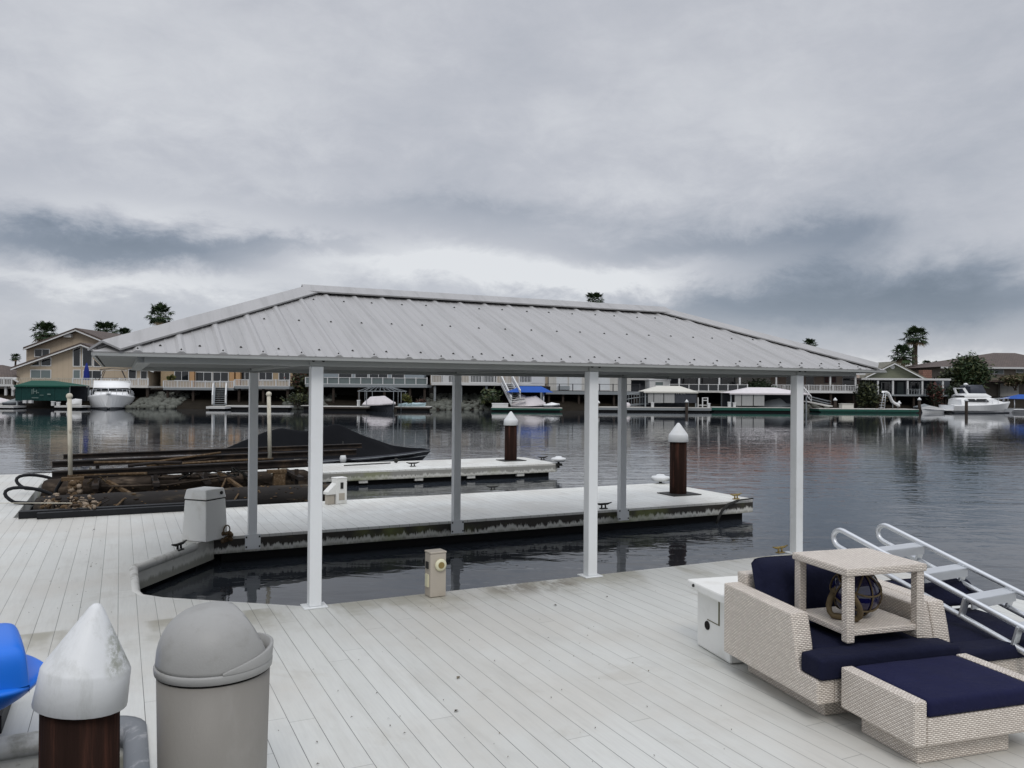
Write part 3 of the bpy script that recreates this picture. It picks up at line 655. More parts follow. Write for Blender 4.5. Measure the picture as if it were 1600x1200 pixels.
def roller(label, x, y):
    t = thing('dock_roller', label, 'dock roller', (x, y, 0), group='white corner rollers')
    m = MB(); m.tube([(x, y, -.12), (x, y, .10)], .03, 8); m.box(x-.07, x+.07, y-.07, y+.07, -.06, .0); m.build('axle', M_CLEAT, t)
    m = MB(); m.lathe([(.10, .04), (.15, .05), (.185, .085), (.19, .11), (.17, .135), (.09, .15), (.07, .175)], (x, y, 0), 22); m.build('wheel', M_CAP, t)
roller('white round bumper roller on the tip corner of the far finger dock', 9.86, 17.62)
roller('white round bumper roller behind the pile on the near finger dock', 9.66, 13.12)
p = at(1148, 781); m = MB()
pts = [(p.x+.25, 10.47, .03), (p.x-.1, 10.46, .02), (p.x-.32, 10.44, -.03), (p.x-.46, 10.42, -.12), (p.x-.56, 10.40, -.24), (p.x-.60, 10.40, -.34)]
m.tube(pts, .014, 7); m.tube([(a, b-.02, c-.012) for a, b, c in pts[1:]], .012, 6)
tag(m.build('mooring_line', M_CLEAT, None, base=(p.x, 10.47, 0)), 'dark mooring line hanging from the tip of the near finger dock into the water', 'mooring line')
p = at(565, 727); m = MB(); m.tube([(p.x-.45, p.y-.1, .02), (p.x+.75, p.y+.12, .02)], .014, 6); m.ball((p.x+.95, p.y+.3, .06), .06, 8, 6); tag(m.build('boat_pole', M_CLEAT, None, base=(p.x, p.y, 0)), 'thin dark pole lying on the far finger dock by the black covered boat', 'pole')
a, b = at(-40, 786, .05), at(112, 786, .28); m = MB(); m.tube([a, b], .006, 5); tag(m.build('tether_line', M_PVC, None, base=tuple(a)), 'thin pale line stretched from the left dock to the boat lift', 'line')

# ------------------------------------------------------------------ boat lift in the second slip
lf = thing('boat_lift', 'weathered sunken boat lift with two long tanks, dark beams and two pale guide poles', 'boat lift', (1, 14.8, -.3))
def tank(y, z, r, xa, xb, mt):
    m = MB(); N = 26; pts = [(xa, y, z), (xa+.03, y, z), (xa+.10, y, z)] + [(lerp(xa+.1, xb-.1, i/N), y, z+uni(-.004, .004)) for i in range(1, N)] + [(xb-.10, y, z), (xb-.03, y, z), (xb, y, z)]
    rr = [r*.55, r*.85, r] + [r*uni(.97, 1.03) for i in range(1, N)] + [r, r*.85, r*.55]
    m.tube(pts, rr, 18); return m.build('tank', mt, lf)
tank(14.35, -.06, .205, -1.18, 3.62, M_TANKB); tank(15.75, .06, .205, -1.18, 3.30, M_TANK)
for y, z, xa, xb, w, h in ((14.95, .36, -.98, 3.1, .12, .13), (16.05, .44, -1.05, 4.3, .12, .12), (16.75, .52, -.92, 4.6, .10, .10), (15.35, .29, -.7, 3.4, .07, .05)):
    h *= .72; m = MB(); m.bar((xa, y, z), (xb, y, z+.07), w, h*.25); m.bar((xa, y, z+h), (xb, y, z+.07+h), w, h*.25); m.bar((xa, y, z+h*.5), (xb, y, z+.07+h*.5), .025, h*.8)
    m.build('beam', M_STEEL, lf)
for px, pyt, pyb in ((110, 619, 742), (421.5, 616, 716)):
    a = atY(px, pyb, 14.7); b = atY(px-1.5, pyt, 14.7); m = MB(); m.tube([a, b], .034, 10); m.ball(b, .05, 10, 6); m.build('guide_pole', M_PVC, lf)
for px in (118, 436):
    a = atY(px, 745, 14.72); m = MB(); m.box(a.x-.10, a.x+.10, 14.66, 14.80, -.2, .34); m.box(a.x-.2, a.x+.12, 14.65, 14.82, .33, .38); m.build('column', M_CRUST, lf)
for pxa in ((168, 752, 200, 778), (342, 738, 376, 772)):
    a = atY(pxa[0], pxa[1], 14.9); b = atY(pxa[2]+14, pxa[3], 14.3); m = MB(); m.bar(a, b, .06, .05)
    for k in (.25, .75):
        q = a.lerp(b, k); m.tube([q, (q.x-.30, q.y-.9, -.08)], .017, 6)
    m.build('brace', M_CRUST, lf)
a = atY(455, 728, 15.5); m = MB(); m.bar(atY(425, 742, 15.5), atY(465, 720, 15.6), .06, .05); m.bar(atY(460, 720, 15.6), atY(474, 719.5, 15.6), .10, .05); m.build('brace', M_PVC, lf)
def hose(px, py, Y, w, h, tail):
    m = MB(); c = atY(px, py, Y); pts = []
    for i in range(15):
        a = math.radians(-35 + i*270/14); pts.append((c.x - w*math.cos(a)*.98, Y+.1*math.sin(a*2), c.z + h*math.sin(a)+.25*w*math.cos(a)))
    m.tube([tail[0]] + pts[::-1] + [tail[1]], .032, 8); m.build('hose', M_RUB, lf)
for k, (px, py, Y) in enumerate(((64, 757, 15.9), (50, 778, 14.6))):
    c = atY(px, py, Y); r = .36; m = MB(); pts = []
    for i in range(19):
        a = math.radians(-40+i*290/18); pts.append((c.x-r*math.cos(a-.2), Y-.05+.012*i, c.z+.155*math.sin(a)-(.22)*(-math.cos(a))*.28))
    e = (c.x+.62, Y, c.z-.12); m.tube([e] + pts[::-1] + [(c.x+.6, Y+.1, c.z-.16)], .027, 9); m.build('hose', M_RUB, lf)
m = MB(); a = atY(85, 770, 15.2); m.tube([atY(103, 741, 15.2), atY(96, 752, 15.2), atY(88, 765, 15.2), atY(86, 777, 15.2)], .028, 9); m.build('hose', M_RUB, lf)
m = MB(); m.tube([atY(118, 727, 16.6), atY(128, 721, 16.6), atY(142, 719, 16.6), atY(156, 720, 16.6), atY(168, 724, 16.6)], .03, 8); m.build('hose', M_RUB, lf)
for i in range(9):
    y = uni(14.6, 16.6); xa = uni(-.8, 1.2); l = uni(.8, 2.6); z = uni(.22, .52); m = MB(); m.tube([(xa, y, z), (xa+l*.5, y+uni(-.05, .05), z+uni(-.02, .04)), (xa+l, y+uni(-.3, .3), z+uni(-.05, .12))], uni(.016, .032), 7); m.build('pipe', random.choice((M_STEEL, M_CRUST, M_STEEL, M_TANK)), lf)
for i in range(5):
    x = (-.35, .55, 1.35, 2.1, 2.9)[i]; m = MB(); m.box(x-.05, x+.05, 14.5, 16.6, .20, .26); m.box(x-.03, x+.03, 14.9, 14.96, -.05, .36); m.box(x-.03, x+.03, 16.0, 16.06, .1, .44); m.build('cross_member', M_STEEL, lf)
for i in range(4):
    x, y = uni(-.6, 2.6), uni(14.5, 15.6); m = MB(); pts = []
    for k in range(16): pts.append((x+uni(-.28, .28)+k*.02, y+uni(-.18, .18), .22+.18*abs(math.sin(k*1.3))+uni(-.03, .05)))
    m.tube(pts, .013, 6); m.build('rope', random.choice((M_ROPE, M_CLEAT)), lf)
cr = MB()
for i in range(190):
    y, r, zc, xb = random.choice(((14.35, .205, -.06, 3.4), (15.75, .205, .06, 3.1))); x = uni(-1.05, xb); a = uni(-.3, 2.2); cr.cur = random.choice((0, 0, 1, 2)); cr.ball((x, y-r*math.cos(a)*.99, zc+r*math.sin(a)*.99), uni(.010, .024), 6, 4, (uni(.8, 2.0), .8, .7))
cr.build('weed_crust', [M_CRUST, M_STEEL, M_TANK], lf)['kind'] = 'stuff'
cr = MB()
for i in range(130):                    # shells and weed fallen from the lift onto the edge
    px = uni(62, 160); py = uni(790, 812) - max(0, (100-px))*.06; q = at(px, py, .0); k = 1-abs(px-95)/80
    cr.cur = random.choice((0, 0, 1, 2)); cr.ball((q.x, q.y+.35, uni(.0, .10)+.06*max(k, 0)), uni(.014, .040), 6, 4, (uni(.7, 1.6), uni(.7, 1.3), uni(.6, 1.2)))
for i in range(26):
    q = at(uni(66, 160), uni(793, 811), 0); a = uni(0, 6.3); l = uni(.08, .22); cr.cur = random.choice((1, 2)); cr.bar((q.x, q.y+.3, uni(.05, .16)), (q.x+l*math.cos(a), q.y+.3+l*math.sin(a)*.4, uni(.03, .18)), .018, .014)
tag(cr.build('shell_heap', [M_CRUST, mat('shell_pale', (.27, .215, .16), .9, var=.4, scale=30), M_STEEL], None, base=(-.7, 13.4, 0)), 'heap of brown barnacle shells and weed on the end of the boat lift', 'shell heap', kind='stuff')
cr = MB()
for i in range(46):
    a = atY(118+uni(-8, 8), uni(752, 792), 14.66); cr.cur = random.choice((0, 0, 1)); cr.ball((a.x, 14.62+uni(-.04, .02), a.z), uni(.025, .055), 6, 4)
cr.build('crust', [M_CRUST, MATS['shell_pale']], lf)

# ------------------------------------------------------------------ lounge furniture (own frame: x right, y to the back)
FR['s'] = (3.46, 3.26, -math.atan2(.155, .988))
def rbox(mbv, x0, x1, y0, y1, z0, z1): return mbv.box(x0, x1, y0, y1, z0, z1)
def cushion(name, x0, x1, y0, y1, z0, z1, parent, mt, bev=.045, puff=.02):
    m = MB(); nx, ny = 10, 10
    def P(i, j, top):
        x = lerp(x0, x1, i/nx); y = lerp(y0, y1, j/ny); e = (1-abs(2*i/nx-1)**4)*(1-abs(2*j/ny-1)**4)
        w = .006*math.sin(3.1*x*6+y*5)+.004*math.sin(y*17-x*7)
        return (x, y, (z1-.012+puff*e+w*e) if top else z0)
    vs = [P(i, j, True) for j in range(ny+1) for i in range(nx+1)]; k = len(vs); vs += [P(i, j, False) for j in range(ny+1) for i in range(nx+1)]
    fs = []; W_ = nx+1
    for j in range(ny):
        for i in range(nx): a = j*W_+i; fs += [(a, a+1, a+W_+1, a+W_), (k+a+W_, k+a+W_+1, k+a+1, k+a)]
    for i in range(nx): fs += [(k+i, k+i+1, i+1, i), (ny*W_+i, ny*W_+i+1, k+ny*W_+i+1, k+ny*W_+i)]
    for j in range(ny): fs += [(j*W_, (j+1)*W_, k+(j+1)*W_, k+j*W_), (k+j*W_+nx, k+(j+1)*W_+nx, (j+1)*W_+nx, j*W_+nx)]
    m.sm = True; m.add(vs, fs); return m.build(name, mt, parent, bevel=bev, seg=4)
def armchair(label, x0, wdt, top=.64, ctop=.755, cz=.385, arms=2):
    c = thing('wicker_armchair', label, 'armchair', (x0, 0, 0), 's', 'wicker lounge chairs')
    x1 = x0+wdt
    m = MB(); m.box(x0+.14, x1-.14, .12, .88, .002, .12); m.build('plinth', M_WICK, c, bevel=.006)
    m = MB(); m.box(x0+.121, x1-.121, .003, .945, .121, .255); m.build('seat_frame', M_WICK, c, bevel=.01)
    for side, on in ((x0, 1), (x1-.12, arms == 2)):
        if on:
            m = MB(); m.prism([(0, .121), (.95, .121), (.95, .578), (.235, .562), (.20, .42), (.185, .345), (.165, .257), (0, .257)], side, side+.12, 'x'); m.build('arm', M_WICK, c, bevel=.012)
    m = MB(); m.prism([(.83, .257), (.95, .257), (.985, top), (.88, top)], x0+.121, x1-.121, 'x'); m.build('backrest', M_WICK, c, bevel=.012)
    a, b = x0+.125, x1-(.125 if arms == 2 else .01)
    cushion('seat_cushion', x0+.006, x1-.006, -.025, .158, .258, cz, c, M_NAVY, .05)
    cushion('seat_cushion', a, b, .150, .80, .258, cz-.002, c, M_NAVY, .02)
    # back cushion leaning on the backrest
    m = MB(); nx, nz = 24, 16; secs = []
    for k in range(nz+1):
        q = k/nz; zc = lerp(.37, ctop, q); yc = lerp(.72, .84, q); th = .085*(1-abs(2*q-1)**4)**.5+.012
        row = []
        for i in range(nx+1):
            w = i/nx; e = (1-abs(2*w-1)**9)**.5; x = lerp(a+.01, b-.01, w)
            row.append((x, yc-th*e*(1+.05*math.sin(w*9+q*5)), zc-.035*(1-e)*(q > .5)))
        for i in range(nx, -1, -1):
            w = i/nx; e = (1-abs(2*w-1)**9)**.5; x = lerp(a+.01, b-.01, w); row.append((x, yc+th*.7*e, zc-.035*(1-e)*(q > .5)))
        secs.append(row)
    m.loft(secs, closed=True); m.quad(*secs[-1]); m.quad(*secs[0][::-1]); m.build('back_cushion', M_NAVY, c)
    return c
armchair('pale wicker armchair with navy cushions carrying the small wicker table', 0, .98)
armchair('pale wicker armchair with navy cushions under the aluminium ladder', .985, .93, .50, .54, .335, 1)
# ottoman
ot = thing('wicker_ottoman', 'low pale wicker ottoman with a flat navy cushion in front of the armchairs', 'ottoman', (.12, -.56, 0), 's')
x0, x1, y0, y1 = .115, .98, -.58, -.045
m = MB(); m.box(x0+.08, x1-.20, y0+.07, y1-.07, .002, .115); m.build('plinth', M_WICK, ot, bevel=.006)
m = MB(); m.box(x0+.076, x1-.076, y0, y1, .116, .252); m.build('frame', M_WICK, ot, bevel=.01)
for a in (x0, x1-.075):
    m = MB(); m.box(a, a+.075, y0+.001, y1-.001, .116, .342); m.build('side_panel', M_WICK, ot, bevel=.012)
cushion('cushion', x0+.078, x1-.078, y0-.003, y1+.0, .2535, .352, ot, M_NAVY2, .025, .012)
# small table standing on the seat
zt = .405
tb = thing('wicker_side_table', 'square pale wicker side table with a lower shelf standing on the armchair seat', 'side table', (.30, .15, zt), 's')
ta, tb2, tc0, tc1 = .280, .825, .10, .585
m = MB(); m.box(ta-.012, tb2+.012, tc0-.012, tc1+.012, zt+.385, zt+.43); m.build('tabletop', M_WICK, tb, bevel=.01)
m = MB(); m.box(ta+.01, tb2-.01, tc0+.01, tc1-.01, zt+.035, zt+.072); m.build('shelf', M_WICK, tb, bevel=.008)
for a in (ta, tb2-.052):
    for b in (tc0, tc1-.052):
        m = MB(); m.box(a, a+.052, b, b+.052, zt+.001, zt+.384); m.build('leg', M_WICK, tb, bevel=.006)
# glass float in a rope net
gx, gy, gr = .555, .36, .145; gz = zt+.074+gr
gf = thing('glass_float', 'dark blue glass fishing float in a brown rope net on the table shelf', 'fishing float', (gx, gy, gz-gr), 's')
m = MB(); m.ball((gx, gy, gz), gr-.004, 28, 18); m.build('glass_ball', M_GLASSB, gf)
m = MB()
for k in range(4):
    a = k*math.pi/4; M = Matrix.Rotation(.5, 3, 'X') @ Matrix.Rotation(a, 3, 'Z')
    m.tube([Vector((gx, gy, gz)) + M @ Vector((gr*1.01*math.cos(t), 0, gr*1.01*math.sin(t))) for t in [i*2*math.pi/28 for i in range(29)]], .005, 6)
for zz_ in (-.2, .5):
    q = math.sqrt(1-zz_*zz_)*gr*1.01; M = Matrix.Rotation(.5, 3, 'X')
    m.tube([Vector((gx, gy, gz)) + M @ Vector((q*math.cos(t), q*math.sin(t), gr*zz_)) for t in [i*2*math.pi/28 for i in range(29)]], .006, 6)
m.build('rope_net', M_ROPE, gf)
m = MB()
for off in (0, .022):
    m.tube([(gx-.13-off*.6+.05*math.sin(t*2), gy-.055+.10*math.cos(t)-off, max(zt+.09, gz-.005+.145*math.sin(t))) for t in [i*2*math.pi/24 for i in range(25)]], .016, 8)
m.build('rope_coil', M_ROPE, gf)
# white locker behind the armchair
lk = thing('deck_locker', 'white plastic deck locker with a round black hole behind the armchair', 'deck locker', (.30, 1.01, 0), 's')
m = MB(); m.box(.095, 1.25, 1.02, 1.46, .003, .41); m.build('body', M_WHITE, lk, bevel=.015)
m = MB(); m.box(.035, 1.30, .975, 1.50, .412, .475); m.build('lid', M_WHITE, lk, bevel=.012)
m = MB(); m.lathe([(.032, 0), (.030, .006), (.018, .007)], (.094, 1.31, .185), 20, Matrix.Rotation(-math.pi/2, 3, 'Y')); m.build('vent_hole', M_DARK, lk)
m = MB(); m.box(.0905, .0945, 1.15, 1.163, .225, .405); m.box(.0910, .0945, 1.165, 1.31, .225, .230); m.build('hatch_seam', mat('seam_dirt', (.13, .12, .07), .8), lk)
m = MB(); m.ball((.032, 1.40, .45), .012, 8, 6); m.build('knob', M_CLEAT, lk)
# ------------------------------------------------------------------ aluminium ladder across the second armchair
def world_cv(lat, dep): return Vector((lat*CY + dep*SY, -lat*SY + dep*CY))
ld = thing('dock_ladder', 'aluminium dock ladder with flat treads and looped handrail ends lying across the armchair', 'ladder', (4.95, 4.5, 0))
Tp = Vector((4.85, 4.385, .825)); Dn = Vector((.0, -1.0, -.273)).normalized(); Wd = Vector((.985, .03, .0)).normalized(); Nn = Wd.cross(Dn).normalized()
if Nn.z < 0: Nn = -Nn
Wd = -Wd if Wd.x < 0 else Wd
wl, gap, Ln = .495, .13, 2.35
for k in (0, 1):
    o0 = Tp + Wd*wl*k; m = MB(); pts = [o0 + Dn*Ln, o0 + Dn*1.2, o0 + Dn*.10]
    for i in range(9):
        a = math.pi*i/8; pts.append(o0 - Nn*gap/2 + Nn*gap/2*math.cos(a) - Dn*(gap/2*math.sin(a)*1.15) + Dn*.06)
    pts += [o0 - Nn*gap + Dn*.10, o0 - Nn*gap + Dn*1.2, o0 - Nn*gap + Dn*Ln]
    m.tube(pts, .019, 10)
    for q in (.33, .68, 1.03, 1.38, 1.73, 2.08): m.bar(o0 + Dn*(q+.04), o0 - Nn*gap + Dn*(q+.04), .014, .06, tuple(Wd))
    m.build('side_rail', M_ALU, ld)
for q in (.36, .71, 1.06, 1.41, 1.76, 2.11):
    a = Tp + Dn*q - Nn*.012; m = MB(); hz = Vector((0, -1, 0)); 
    m.bar(a + Wd*.015, a + Wd*(wl-.015), .075, .010, (0, -.18, 1)); m.bar(a + Wd*.015 + Vector((0, -.036, -.033)), a + Wd*(wl-.015) + Vector((0, -.036, -.033)), .010, .055, (0, 0, 1))
    m.build('tread', M_ALU, ld)
# leaf litter
m = MB()
for i in range(130):
    px, py = uni(300, 1250), uni(905, 1200)
    if rnd() < .3: px, py = uni(20, 300), uni(820, 960)
    q = at(px, py, .004); 
    if not (q.y < 6.8 and q.x < 7 and q.x > .2 or (q.x < .05 and q.y > 5.2)): continue
    s_ = uni(.003, .010) if rnd() < .93 else uni(.014, .024); a = uni(0, 6.3); c, s2 = math.cos(a), math.sin(a); m.cur = int(rnd() < .35)
    el_ = uni(.25, .6); m.add([(q.x+c*s_, q.y+s2*s_, .006), (q.x-s2*s_*el_, q.y+c*s_*el_, .012), (q.x-c*s_, q.y-s2*s_, .005), (q.x+s2*s_*el_, q.y-c*s_*el_, .010)], [(0, 1, 2, 3)])
tag(m.build('leaf_litter', [mat('dead_leaf', (.045, .035, .02), .9, var=.5), mat('twig', (.14, .12, .08), .9)], None, base=(3, 4, 0)), 'small dead leaves and specks scattered over the pale deck', 'leaf litter', kind='stuff')
#FAR#
# ================================================================== the far bank (camera-bank frame: u right, v away, z up)
M_BEIGE = siding_mat('stucco_beige', (.42, .345, .255), .6, True); M_TANW = siding_mat('wall_tan', (.36, .27, .165), .3, True); M_GREYW = siding_mat('siding_grey', (.27, .31, .335), .22)
M_PALEW = siding_mat('wall_pale', (.47, .46, .43), .5, True); M_OLIVE = siding_mat('wall_olive', (.155, .165, .115), .2); M_BROWNW = siding_mat('wall_brown', (.19, .165, .135), .5, True); M_PINKW = siding_mat('wall_rose', (.40, .33, .28), .3, True)
M_TILEB = tile_mat('tile_brown', (.075, .055, .048), (.115, .085, .07)); M_TILER = tile_mat('tile_terracotta', (.22, .095, .06), (.28, .13, .085)); M_TILEG = tile_mat('shingle_olive', (.15, .145, .11), (.20, .19, .15)); M_BRICK = tile_mat('brick_chimney', (.24, .12, .09), (.30, .16, .12))
M_FDECK = mat('far_decking', (.52, .51, .48), .7, var=.15); M_FGREY = mat('far_grey', (.22, .24, .25), .7); M_ORANGE = mat('column_tan', (.40, .24, .12), .7)
M_GREENF = mat('green_float', (.016, .090, .066), .6, var=.3, scale=2, dirt=(.02, .03, .025), dirt_amt=.6, dirt_scale=2); M_GREENC = mat('green_canvas', (.004, .062, .042), .8, var=.15); M_GREENK = mat('green_curtain', (.005, .040, .036), .8, var=.25)
M_BLUEC = mat('blue_canvas', (.014, .075, .33), .8, var=.15); M_BLUEU = mat('blue_umbrella', (.008, .02, .17), .8); M_GELW = mat('gelcoat', (.80, .81, .81), .25, var=.04); M_COVW = mat('pale_boat_cover', (.60, .57, .58), .8, var=.15, bump=.4, bscale=3)
M_COVG = mat('grey_curtain', (.34, .345, .34), .8, var=.1, scale=1); M_COVC = mat('cream_canvas', (.54, .53, .48), .8, var=.08); M_BLACKR = mat('black_rail', (.03, .03, .035), .5); M_ROCK = mat('riprap', (.115, .120, .105), .95, var=.6, scale=2.5, bump=.8, bscale=6, spec=.08)
M_DKC = mat('dark_curtain', (.06, .065, .075), .8, var=.3, spec=.08); M_WOODD = mat('dark_piling', (.045, .036, .030), .85, var=.4, spec=.08); M_REDD = mat('red_window', (.075, .02, .018), .3); M_KAY = mat('pale_kayak', (.36, .47, .50), .4, var=.15)

def fbx(m, a, b, t, bt, v0, v1):
    c = (a+b)/2; return m.box(PU(a, v0), PU(b, v0), v0, v1, PZ(bt, c, v0), PZ(t, c, v0))
def ppoly(pts, v): return [cv(x, y, v) for x, y in pts]
def fpoly(m, pts, v0, v1): return m.prism(ppoly(pts, v0)[::-1], v0, v1, 'y')
def house(name, label, a, b, v, cat='house', group=None): return thing(name, label, cat, ((PU(a, v)+PU(b, v))/2, v, 1.2), 'c', group)
def fpart(name, mt, par, a, b, t, bt, v0, v1, label=None): return fbx(MB(), a, b, t, bt, v0, v1).build(name, mt, par, label=label)
def window(par, a, b, t, bt, v, glass=None, n=1, fm=None, fw_=1.1):
    m = MB(); f = fw_
    fbx(m, a-f, b+f, t-f, t, v-.07, v-.001); fbx(m, a-f, b+f, bt, bt+f, v-.07, v-.001); fbx(m, a-f, a, t, bt, v-.069, v-.001); fbx(m, b, b+f, t, bt, v-.069, v-.001)
    for k in range(1, n): x = lerp(a, b, k/n); fbx(m, x-.35, x+.35, t, bt, v-.068, v-.03)
    w = m.build('window', fm or M_DWHITE, par); fbx(MB(), a, b, t, bt, v-.035, v-.002).build('pane', glass or M_GLASS, w); return w
def polywin(par, pts, v, glass=None, g=1.5):
    cx = sum(p[0] for p in pts)/len(pts); cy = sum(p[1] for p in pts)/len(pts)
    big = [(x+g*(1 if x > cx else -1), y+g*(1 if y > cy else -1)) for x, y in pts]
    w = fpoly(MB(), big, v-.05, v-.002).build('window', M_DWHITE, par); fpoly(MB(), pts, v-.075, v-.052).build('pane', glass or M_GLASS, w); return w
def railing(par, a, b, t, bt, v, mt=None, post=16, bal=2.4, rail=.9, panel=None):
    mt = mt or M_DWHITE; m = MB(); fbx(m, a, b, t, t+rail, v-.05, v+.05); fbx(m, a, b, bt-rail, bt-.1, v-.04, v+.04)
    k = max(1, round((b-a)/post))
    for i in range(k+1): x = lerp(a, b, i/k); fbx(m, x-.7, x+.7, t-.4, bt, v-.061, v+.061)
    if bal:
        n = max(2, int((b-a)/bal))
        for i in range(n): x = lerp(a, b, (i+.5)/n); fbx(m, x-.42, x+.42, t+rail, bt-rail, v-.02, v+.02)
    o = m.build('railing', mt, par)
    if panel: fbx(MB(), a, b, t+rail+.2, bt-rail-.2, v+.02, v+.03).build('glass_panel', panel, o)
    return o
def platform(par, a, b, t, bt, v0, v1, mt=None, piles=None, pm=None, bottom=-1.0):
    fbx(MB(), a, b, t, bt, v0, v1).build('balcony_deck', mt or M_FDECK, par)
    z1 = PZ(bt, (a+b)/2, v0)
    for x in piles or []:
        u = PU(x, v0); m = MB(); m.box(u-.11, u+.11, v0+.25, v0+.47, bottom, z1-.003); m.build('piling', pm or M_WOODD, par)
def roofslab(par, pts, v0, v1, th, mt, fascia=None, name='roof'):
    up_ = ppoly(pts, v0); lo = [(x, z-th) for x, z in up_]
    m = MB(); m.prism((up_+lo[::-1])[::-1], v0, v1, 'y'); o = m.build(name, mt, par)
    if fascia:
        a = [(x, z-th*.80) for x, z in up_]; b_ = [(x, z-th*1.35) for x, z in up_]; m = MB(); m.prism((a+b_[::-1])[::-1], v0-.06, v0-.004, 'y'); m.build('fascia_board', fascia, o)
    return o
def hiproof(par, a, b, eave, ridge, v0, v1, mt, ra=None, rb=None, over=.5, name='roof'):
    zE, zR = PZ(eave, (a+b)/2, v0), PZ(ridge, (a+b)/2, v0+ (v1-v0)/2); ua, ub = PU(a, v0), PU(b, v0); vm = (v0+v1)/2
    r0_, r1_ = (PU(ra, vm) if ra is not None else ua), (PU(rb, vm) if rb is not None else ub)
    m = MB(); p = [(ua, v0, zE), (ub, v0, zE), (ub, v1, zE), (ua, v1, zE), (r0_, vm, zR), (r1_, vm, zR)]
    m.add(p, [(0, 1, 5, 4), (1, 2, 5), (2, 3, 4, 5), (3, 0, 4), (0, 3, 2, 1)]); o = m.build(name, mt, par)
    m = MB(); m.box(ua, ub, v0-.03, v0+.05, zE-.22, zE-.004); m.build('fascia_board', M_DWHITE, o); return o
LEAFN = [0]
def foliage(m, c, r, n, s0, s1, flat=.6, nm=1):
    # many leaf blades gathered in clumps through the crown's volume
    cl = [(Vector((uni(-1, 1), uni(-1, 1), uni(-1, 1))), uni(.25, .55)) for _ in range(max(5, n//45))]
    cl = [(p.normalized()*uni(.25, .85) if p.length > .85 else p, q) for p, q in cl]
    for i in range(n):
        p, q = random.choice(cl); o = Vector((random.gauss(0, .5), random.gauss(0, .5), random.gauss(0, .5)))*q; p = p+o
        w = Vector((c[0]+p.x*r[0], c[1]+p.y*r[1], c[2]+p.z*r[2])); s_ = uni(s0, s1)
        a = Vector((uni(-1, 1), uni(-1, 1), uni(-.7, .7))).normalized(); b = a.cross(Vector((uni(-1, 1), uni(-1, 1), uni(-1, 1)))).normalized()*flat
        m.cur = i % nm; m.add([w-a*s_, w+b*s_*.6, w+a*s_, w-b*s_*.6], [(0, 1, 2, 3)])
def bush(name, label, a, b, t, bt, v, mats, n=700, s=(.10, .26), cat='bush', group=None, dv=None, stem=True):
    v0 = v; u0, u1 = PU(a, v), PU(b, v); z1, z0 = PZ(t, (a+b)/2, v), PZ(bt, (a+b)/2, v); T_ = thing(name, label, cat, ((u0+u1)/2, v, z0), 'c', group)
    m = MB(); rw, rh = (u1-u0)/2, (z1-z0)/2; foliage(m, ((u0+u1)/2, v, (z0+z1)/2), (rw*.95, dv or min(rw, 1.8), rh*.95), n, s[0], s[1], nm=len(mats)); m.build('foliage', mats, T_)
    if stem:
        m = MB()
        for k in range(4): x = lerp(u0, u1, .2+.2*k); m.tube([((u0+u1)/2+uni(-.2, .2), v, z0-.6), (lerp((u0+u1)/2, x, .6), v+uni(-.3, .3), (z0+z1)/2), (x, v+uni(-.5, .5), lerp(z0, z1, .8))], [.07, .05, .02], 5)
        m.build('stem', M_BARK, T_)
    return T_
def palm_meshes():
    out = []
    for var in range(3):
        m = MB(); nf = 50
        for i in range(nf):
            up_a = lerp(1.35, -.75, (i/nf)**1.0) + uni(-.1, .1); a = i*2.39996 + uni(-.25, .25); dirv = Vector((math.cos(a)*math.cos(up_a), math.sin(a)*math.cos(up_a), math.sin(up_a)))
            L_ = uni(.28, .60); base_ = dirv*.06; hub = dirv*L_; side = dirv.cross(Vector((0, 0, 1))).normalized() if abs(dirv.z) < .97 else Vector((1, 0, 0)); nrm = side.cross(dirv).normalized()
            m.cur = 2 if up_a < -.6 else (i % 2); m.bar(base_, hub, .018, .012)
            nb = 11
            for k in range(nb):
                q = (k/(nb-1)-.5)*2; ang = q*1.45; bl = uni(.38, .50)*(1-.2*abs(q)); d2 = (dirv*math.cos(ang) + side*math.sin(ang)).normalized(); tip = hub + d2*bl + Vector((0, 0, -.10-.10*abs(q))) + nrm*uni(-.03, .03)
                w = nrm.cross(d2).normalized()*.036; mid = hub + d2*bl*.55 + Vector((0, 0, -.015)); m.add([hub, mid-w, tip, mid+w], [(0, 1, 2, 3)])
        s_ = MB()
        for i in range(60):
            a = uni(0, 6.28); r_ = uni(.08, .30); s_.add([(r_*.5*math.cos(a), r_*.5*math.sin(a), -.12), (r_*math.cos(a+.12), r_*math.sin(a+.12), uni(-.35, -.2)), (r_*.9*math.cos(a), r_*.9*math.sin(a), uni(-.62, -.42)), (r_*math.cos(a-.12), r_*math.sin(a-.12), uni(-.35, -.2))], [(0, 1, 2, 3)])
        out.append((m, s_))
    return out
PALMS = palm_meshes(); PALM_OBJ = {}
